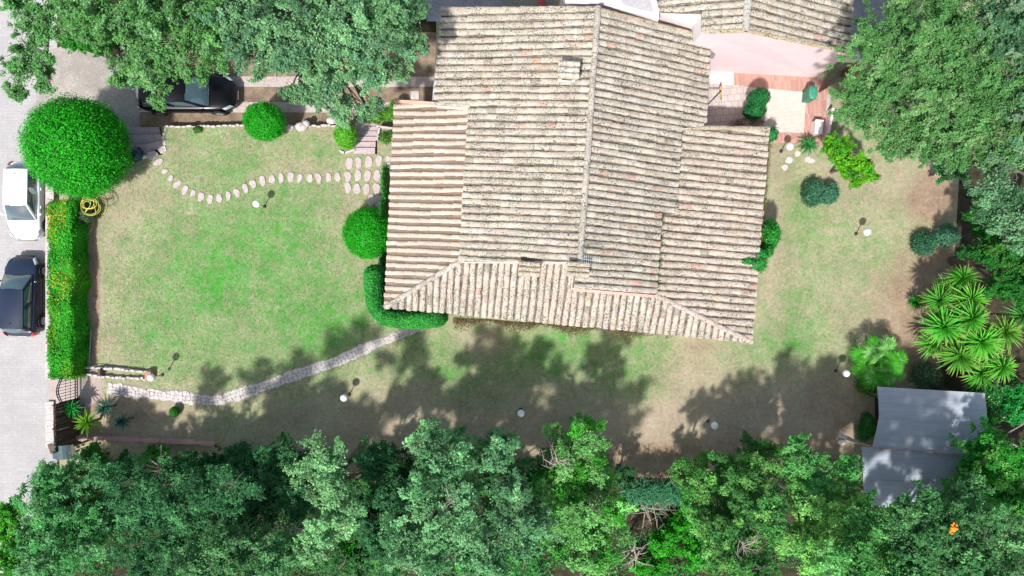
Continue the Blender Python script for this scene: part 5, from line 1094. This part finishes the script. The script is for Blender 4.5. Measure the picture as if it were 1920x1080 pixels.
for i in range(8):
    y = -hw + gw * (i + .5) / 8
    for zc, r_ in ((.23, .06), (arch(y) - .08, .05)): mb.tube([(0, y + r_ * math.cos(k * math.pi / 5), zc + r_ * math.sin(k * math.pi / 5)) for k in range(11)], .010, 4, cap=False)
mb.build('rings', M_DKMETAL, e)
cs('entrance_paving', [(92, 700), (178, 694), (194, 715), (190, 745), (165, 765), (92, 756)], .006, mk_soil('pinkish_concrete', (.36, .29, .26), (.46, .38, .35), 1.5), 'pinkish concrete landing inside the iron gate')
stone_wall('low pink rendered wall along the lower left edge of the garden', [P(130, 822, .3), P(220, 823, .3), P(300, 827, .3), P(400, 832, .3)], .22, -.05, .32, 9, .9, mk_plaster('pink_render', (.42, .25, .24), .2), name='garden_wall', jit=.02)

# yellow garden hose
def ring(cx_, cy_, rx, ry, n=26, a0_=0, turns=1.0, z=.05):
    return [P(cx_ + rx * math.cos(a0_ + 6.283 * turns * i / n), cy_ + ry * math.sin(a0_ + 6.283 * turns * i / n), z + .0) for i in range(n + 1)]
mb = MB(); zt = 1.05
mb.tube(ring(170, 390, 19, 14, z=zt - .05, a0_=1) + ring(164, 381, 12, 11, z=zt) + ring(166, 383, 15, 9, a0_=.7, z=zt + .03) + ring(162, 379, 8, 13, a0_=1.5, z=zt + .05) + ring(169, 387, 17, 15, a0_=2.2, z=zt - .02) + ring(163, 384, 6, 7, a0_=.4, z=zt + .06), .013, 5)
mb.tube(ring(190, 384, 10, 18, a0_=2.6, turns=1.0, z=.06) + [P(182, 398, .06), P(177, 415, .06), P(173, 428, .06), P(166, 438, .06), P(160, 443, .05)], .015, 5)
mb.tube([P(178, 372, zt), P(184, 380, .8), P(186, 390, .3), P(183, 402, .07), P(178, 412, .06)], .016, 5)
for i in range(6): mb.tube([P(163 + i, 395 + i * 5, .5 - i * .06), P(170 + i, 398 + i * 5, .5 - i * .06), P(177 - i * .5, 402 + i * 4, .4 - i * .05)], .014, 5)
tag(mb.build('garden_hose', flat('yellow_hose', (.62, .55, .12), .45)), 'coiled yellow garden hose at the hedge end beside the round tree', 'hose')

# dark blue bag, bin, courtyard things
mb = MB(); rg = random.Random(3); mb.ball((0, 0, .28), .34, 14, 9, (1, 1, 1), 0, (.9, 1.1, .85)); mb.v = [(x + rg.uniform(-.04, .04), y + rg.uniform(-.04, .04), z + rg.uniform(-.03, .03)) for x, y, z in mb.v]; mb.tube([(0, 0, .5), (.03, .02, .68)], [.1, .05], 8)
q = P(262, 291, 0); e = empty('refuse_bag', (q.x, q.y, 0), 'dark navy refuse bag beside the foot of the left steps', 'bag'); mb.build('bag', flat('navy_plastic', (.012, .03, .075), .35, .5), e, True)
mb = MB(); mb.box((.3, -.12, .12), (.2, .14, .1), .4); mb.build('white_tag', M_WHITE, e)
q = P(1525, 173, .9); e = empty('wheelie_bin', (q.x, q.y, 0), 'green waste bin at the end of the red clay band', 'bin')
mb = MB(); mb.box((0, 0, .45), (.36, .56, .85), R(-6), taper=1.05); mb.build('body', flat('green_plastic', (.04, .20, .12), .5), e)
mb = MB(); mb.ball((0, 0, .88), .3, 16, 6, (1, 1, 1), 0, (.75, 1.15, .25), 0); mb.build('lid', flat('green_plastic_lid', (.05, .24, .15), .45), e, True)
mb = MB()
for s_ in (-.14, .14): mb.tube([(s_ - .02, .26, .08), (s_ + .02, .26, .08)], .08, 12)
mb.build('wheel', M_DKMETAL, e)
# slatted wooden gate in the corner of the pink wall
a, b = P(1536, 172, 0), P(1578, 145, 0); e = empty('slatted_gate', (a + b) / 2, 'weathered grey slatted wooden gate in the courtyard corner', 'gate'); dv2 = (b - a); L = dv2.length; rz = math.atan2(dv2.y, dv2.x); mb = MB()
for i in range(9): mb.box((0, 0, .12 + i * .17), (L, .03, .13), rz, tuple(np.array((.2, .17, .15)) * random.uniform(.7, 1.2)))
mb.build('slats', flat('grey_slat', (.19, .155, .135), .85, var=.35), e)
mb = MB()
for s_ in (-1, 1): mb.box((s_ * L / 2 * math.cos(rz), s_ * L / 2 * math.sin(rz), .8), (.1, .1, 1.65), rz)
mb.build('post', M_WOOD, e)
q = P(1535, 238, .5); e = empty('white_box', (q.x, q.y, 0), 'white plastic storage box at the right edge of the courtyard', 'box'); mb = MB(); mb.box((0, 0, .25), (.36, .66, .5), R(-5)); mb.build('body', M_WHITE, e)
mb = MB(); mb.box((0, 0, .53), (.4, .7, .05), R(-5)); mb.build('lid', M_WHITE, e)
mb = MB(); mb.box((0, 0, .3), (1.6, .12, .6), R(-100)); q = P(1552, 235, .3); tag(mb.build('pink_wall', M_PINK, None, False, (q.x, q.y, 0)), 'low pink wall at the right side of the courtyard', 'wall')
mb = MB(); mb.box((0, 0, .45), (.5, .4, .9), .1); q = P(1597, 133, .5); tag(mb.build('brown_cabinet', flat('ochre_brown', (.22, .13, .04), .7), None, False, (q.x, q.y, 0)), 'ochre brown cabinet at the end of the pink gable wall', 'cabinet')

# grey shed
sq = P(1735, 830, 0); sh = empty('shed', sq, 'open shed with flat blue grey sheet roof in the lower right', 'shed')
t = NT('grey_sheet'); mp = t.n('ShaderNodeMapping'); mp.inputs['Scale'].default_value = (.6, 7, 1); t.l(t.pos(), mp.inputs[0]); f1 = t.noise(1.6, 5, .7, mp.outputs[0]); f2 = t.noise(.9, 4, .6)
c = t.ramp(f1, [(.3, (.27, .30, .34)), (.7, (.36, .39, .43))]); c = t.mix(t.ramp(f2, [(.55, 0), (.7, .5)]), c, (.38, .38, .38)); t.base(c); t.bump(f1, .4, .02); M_SHEET = t.set(.7, .3)
def sheet_roof(pts_px, z_, dz, name, th=.05):
    w = [P(a, b, z_ + dz_) - sq for (a, b), dz_ in zip(pts_px, dz)]; n = len(w); ar = sum(w[i].x * w[(i + 1) % n].y - w[(i + 1) % n].x * w[i].y for i in range(n))
    if ar < 0: w = w[::-1]
    mb = MB(); mb.add([tuple(p) for p in w] + [(p.x, p.y, p.z - th) for p in w], [tuple(range(n)), tuple(range(2 * n - 1, n - 1, -1))] + [(i, n + i, n + (i + 1) % n, (i + 1) % n) for i in range(n)]); return mb.build(name, M_SHEET, sh)
for k, (y0a, y1a, y0b, y1b) in enumerate([(725, 754, 737, 768), (752, 782, 766, 797), (780, 812, 795, 825), (810, 839, 823, 853)]):
    xl = [1645, 1648, 1649, 1643, 1636][k:k + 2]; xr = [1846, 1850, 1851, 1846, 1838][k:k + 2]
    sheet_roof([(xl[0], y0a), (xr[0], y0b), (xr[1], y1b), (xl[1], y1a)], 2.35, [.02 * (4 - k)] * 4, 'roof_sheet')
sheet_roof([(1616, 838), (1838, 852), (1840, 905), (1619, 898)], 2.2, [.06, .06, 0, 0], 'roof_sheet'); sheet_roof([(1618, 898), (1842, 905), (1846, 960), (1622, 950)], 2.1, [.02, .02, -.02, -.02], 'roof_sheet')
mb = MB()
for a, b in ((1660, 745), (1800, 760), (1640, 930), (1820, 930), (1835, 835)): mb = MB(); q = P(a, b, 2.2) - sq; mb.box((q.x, q.y, 1.05), (.1, .1, 2.1)); mb.build('post', M_WOOD, sh)
mb = MB(); a = P(1640, 839, 2.46) - sq; b = P(1838, 855, 2.46) - sq; mb.tube([a, b], .035, 6); mb.build('batten', flat('dull_batten', (.30, .24, .19), .8), sh)
mb = MB(); mb.tube([P(1574, 816, .5), P(1590, 822, .9)], [.1, .11], 8, (1, 1, 1), 0); mb.tube([P(1590, 822, .9), P(1612, 832, 1.5), P(1638, 838, 2.2), P(1655, 840, 2.5)], [.09, .07, .05, .03], 8, (1, 1, 1), 1)
tag(mb.build('leaning_trunk', [flat('white_birch', (.5, .5, .55), .8), M_TWIG]), 'white ended bare trunk leaning on the shed roof edge', 'trunk')
rg = random.Random(9)
mb = MB()
mb.ball((0, 0, -.03), .09, 9, 7)
for k in range(34):
    mb.ball((rg.gauss(0, .06), rg.gauss(0, .075), rg.uniform(-.06, .06)), rg.uniform(.03, .05), 7, 5)
q = P(1788, 992, 9.8); tag(mb.build('orange_flowers', flat('orange_petal', (.75, .26, .02), .7), None, False, q), 'cluster of orange blossom glimpsed in the dark bottom right trees', 'flowers')
mb.v = []

# ================================================================ CARS
def patch(mb, c, bulge=(0, 0, 0), n=6, inset=0.0):
    c = [Vector(x) for x in c]; ctr = sum(c, Vector()) / 4; c = [ctr + (x - ctr) * (1 - inset) for x in c]; bu = Vector(bulge); vs = []
    for i in range(n + 1):
        for j in range(n + 1):
            u_, v_ = i / n, j / n; p = c[0].lerp(c[1], u_).lerp(c[3].lerp(c[2], u_), v_); vs.append(p + bu * (1 - (2 * u_ - 1) ** 2) * (1 - (2 * v_ - 1) ** 2))
    mb.add(vs, [(i * (n + 1) + j, (i + 1) * (n + 1) + j, (i + 1) * (n + 1) + j + 1, i * (n + 1) + j + 1) for i in range(n) for j in range(n)])
def car(name, label, loc, rz, L, W_, Hh, paint, roofx=(-.72, .28), suv=False):
    e = empty(name, loc, label, 'car', None, rz); kx, ky, kz = L / 4.0, W_ / 1.7, Hh / 1.48
    st = [(-2.0, .44, .38, .60, .62), (-1.95, .64, .27, .80, .84), (-1.75, .79, .22, .93, .96), (-1.0, .85, .2, .94, .97), (0, .85, .19, .92, .95), (.75, .85, .2, .91, .97), (1.2, .845, .2, .86, .94), (1.55, .80, .22, .79, .88), (1.82, .68, .26, .68, .75), (1.95, .5, .3, .56, .6), (2.0, .34, .34, .48, .5)]
    vs = []; ring_n = 0
    for x, hw_, zb_, zs, zc in st:
        half = [(0, zb_), (hw_ * .88, zb_), (hw_ * .98, zb_ + .12), (hw_, zb_ + .5 * (zs - zb_)), (hw_ * .975, zs - .06), (hw_ * .88, zs), (hw_ * .5, (zs + zc * 1.5) / 2.5 + .005), (0, zc)]
        rg_ = half + [(-y, z_) for y, z_ in half[-2:0:-1]]; ring_n = len(rg_)
        vs += [(x * kx, y * ky, z_ * kz) for y, z_ in rg_]
    mb = MB(); n = ring_n; m = len(st)
    mb.add(vs, [(i * n + k, (i + 1) * n + k, (i + 1) * n + (k + 1) % n, i * n + (k + 1) % n) for i in range(m - 1) for k in range(n)] + [tuple(range(n)), tuple(range(m * n - 1, (m - 1) * n - 1, -1))])
    b = mb.build('body', paint, e, True); md = b.modifiers.new('sub', 'SUBSURF'); md.levels = md.render_levels = 2
    S = lambda x, y, z_: Vector((x * kx, y * ky, z_ * kz))
    xr, xf = roofx; rl = -1.78 if suv else -1.72
    # greenhouse corners: belt (rear, front) and roof (rear, front)
    BR, BF, RR, RF = (rl, .70, .93), (1.02, .72, .95), (xr - .72, .56, 1.40), (xf, .57, 1.44)
    mb = MB()
    for s_ in (-1, 1):
        patch(mb, [S(BR[0], BR[1] * s_, BR[2]), S(BF[0], BF[1] * s_, BF[2]), S(RF[0], RF[1] * s_, RF[2]), S(RR[0], RR[1] * s_, RR[2])], (0, .03 * s_, 0))
    patch(mb, [S(BF[0], -BF[1], BF[2]), S(BF[0], BF[1], BF[2]), S(RF[0], RF[1], RF[2]), S(RF[0], -RF[1], RF[2])], (.1, 0, .04))
    patch(mb, [S(BR[0], -BR[1], BR[2]), S(BR[0], BR[1], BR[2]), S(RR[0], RR[1], RR[2]), S(RR[0], -RR[1], RR[2])], (-.1, 0, .02)); mb.build('pillars', paint, e, True)
    mb = MB(); patch(mb, [S(RR[0] - .02, -RR[1] - .02, RR[2]), S(RF[0] + .03, -RF[1] - .02, RF[2]), S(RF[0] + .03, RF[1] + .02, RF[2]), S(RR[0] - .02, RR[1] + .02, RR[2])], (0, 0, .075), 10); mb.build('roof', paint, e, True)
    mb = MB(); patch(mb, [S(BF[0] + .02, -BF[1] + .03, BF[2] + .01), S(BF[0] + .02, BF[1] - .03, BF[2] + .01), S(RF[0] + .05, RF[1] - .05, RF[2] - .02), S(RF[0] + .05, -RF[1] + .05, RF[2] - .02)], (.115, 0, .055), 8); mb.build('windscreen', M_GLASS, e, True)
    mb = MB(); patch(mb, [S(BR[0] - .03, -BR[1] + .1, BR[2] + .08), S(BR[0] - .03, BR[1] - .1, BR[2] + .08), S(RR[0] - .05, RR[1] - .06, RR[2] - .03), S(RR[0] - .05, -RR[1] + .06, RR[2] - .03)], (-.12, 0, .03), 8); mb.build('rear_window', M_GLASS, e, True)
    for s_ in (-1, 1):
        o_ = .018 * s_
        for u0, u1 in ((.06, .50), (.54, .93)):
            l0 = lambda q_, t_: Vector(q_[0]).lerp(Vector(q_[1]), t_)
            bot = (S(BR[0], BR[1] * s_, BR[2]), S(BF[0], BF[1] * s_, BF[2])); top = (S(RR[0], RR[1] * s_, RR[2]), S(RF[0], RF[1] * s_, RF[2]))
            q4 = [l0(bot, u0).lerp(l0(top, u0), .1), l0(bot, u1).lerp(l0(top, u1), .1), l0(bot, u1).lerp(l0(top, u1), .9), l0(bot, u0).lerp(l0(top, u0), .9)]
            mb = MB(); patch(mb, [p + Vector((0, o_, 0)) for p in q4], (0, .03 * s_, 0)); mb.build('side_window', M_GLASS, e, True)
        # headlight, tail light, mirror
        mb = MB(); patch(mb, [S(1.62, .80 * s_, .70), S(1.93, .60 * s_, .60), S(1.82, .56 * s_, .74), S(1.52, .74 * s_, .82)], (.04, .05 * s_, .05)); mb.build('headlight', M_HEAD, e, True)
        mb = MB(); patch(mb, [S(-1.78, .83 * s_, .66), S(-2.0, .60 * s_, .66), S(-1.95, .58 * s_, .86), S(-1.74, .78 * s_, .92)], (-.04, .05 * s_, .04)); mb.build('tail_light', M_TAIL, e, True)
        mb = MB(); c_ = S(.72, .93 * s_, 1.0); mb.ball(c_, .1, 12, 8, (1, 1, 1), 0, (.8, 1.1, .75)); mb.tube([S(.76, .78 * s_, .96), c_], .025, 6); mb.build('mirror', paint, e, True)
        for x in (-1.22, 1.25):
            c_ = S(x, .80 * s_, 0); r_ = .31 * kz; w_ = e
            mb = MB(); prof = [(.0, r_ * .96), (.03, r_), (.17, r_), (.2, r_ * .96)]
            mb.tube([(c_.x, c_.y + (a_ - .12) * s_, r_) for a_, _ in prof], [b_ for _, b_ in prof], 24); wh = mb.build('wheel', M_TYRE, e, True)
            mb = MB(); mb.tube([(c_.x, c_.y + .082 * s_, r_), (c_.x, c_.y + .098 * s_, r_)], [r_ * .66, r_ * .6], 20)
            for k in range(5): a_ = k * 1.2566; mb.box((c_.x + math.cos(a_) * r_ * .33, c_.y + .1 * s_, r_ + math.sin(a_) * r_ * .33), (.06, .02, .06))
            mb.build('rim', M_METAL, wh)
            mb = MB(); mb.tube([(c_.x + (r_ + .035) * math.cos(t_), c_.y + .055 * s_, r_ + (r_ + .035) * math.sin(t_)) for t_ in [math.pi * k / 14 for k in range(15)]], .035, 6); mb.build('wheel_arch', M_TYRE, e, True)
    mb = MB(); mb.box(S(1.99, 0, .46), (.04, .9 * ky, .1)); mb.build('grille', M_TYRE, e)
    mb = MB(); mb.box(S(1.995, 0, .33), (.02, .46, .1)); mb.build('number_plate', M_WHITE, e)
    mb = MB(); mb.box(S(-2.0, 0, .52), (.03, .46, .1)); mb.build('number_plate', M_WHITE, e)
    mb = MB(); mb.tube([S(xr - .5, 0, 1.475), S(xr - .56, 0, 1.52)], [.03, .008], 6); mb.build('roof_antenna', M_TYRE, e)
    for s_ in (-1, 1):
        mb = MB(); mb.tube([S(1.05, .1 * s_ - .2, 1.0), S(.85, .1 * s_ + .28, 1.085)], .008, 4); mb.build('wiper', M_TYRE, e)
        mb = MB(); mb.tube([S(-1.9, .856 * s_, .56), S(0, .868 * s_, .55), S(1.0, .868 * s_, .55)], .012, 4); mb.build('side_trim', M_TYRE, e)
        for hx_ in (-.55, .35): mb = MB(); mb.box(S(hx_, .862 * s_, .82), (.15, .03, .03)); mb.build('door_handle', paint, e)
    return e
def paint(name, c, ct=1.0): t = NT(name); t.base(c); m = t.set(.3, .35, 0, ct); t.b.inputs['Coat Roughness'].default_value = .05; return m
t = NT('car_glass'); t.base((.05, .085, .10)); M_GLASS = t.set(.08, 1.0, 0, .8)
t = NT('tyre_rubber'); t.base((.018, .018, .02)); M_TYRE = t.set(.7, .3)
t = NT('headlight_lens'); t.base((.45, .5, .52)); M_HEAD = t.set(.1, .8, .3, 1); t = NT('tail_lens'); t.base((.42, .02, .025)); M_TAIL = t.set(.15, .6, 0, 1)
car('parked_car', 'white hatchback parked half out of frame beside the huge round tree', (-24.6, P(0, 376, 0).y, ZR), R(-90.5), 4.0, 1.72, 1.48, paint('white_paint', (.80, .82, .82)))
car('parked_car', 'dark blue hatchback parked along the hedge wall', (-24.8, P(0, 555, 0).y, ZR), R(89), 4.12, 1.72, 1.47, paint('blue_paint', (.012, .02, .045), .35), (-.8, .28))
car('parked_car', 'black off road car under the tree on the driveway', (P(348, 0, .2).x, P(0, 174, .2).y, ZR), R(0), 4.95, 1.88, 1.62, paint('black_paint', (.003, .003, .005), .12), (-.85, .2), True)
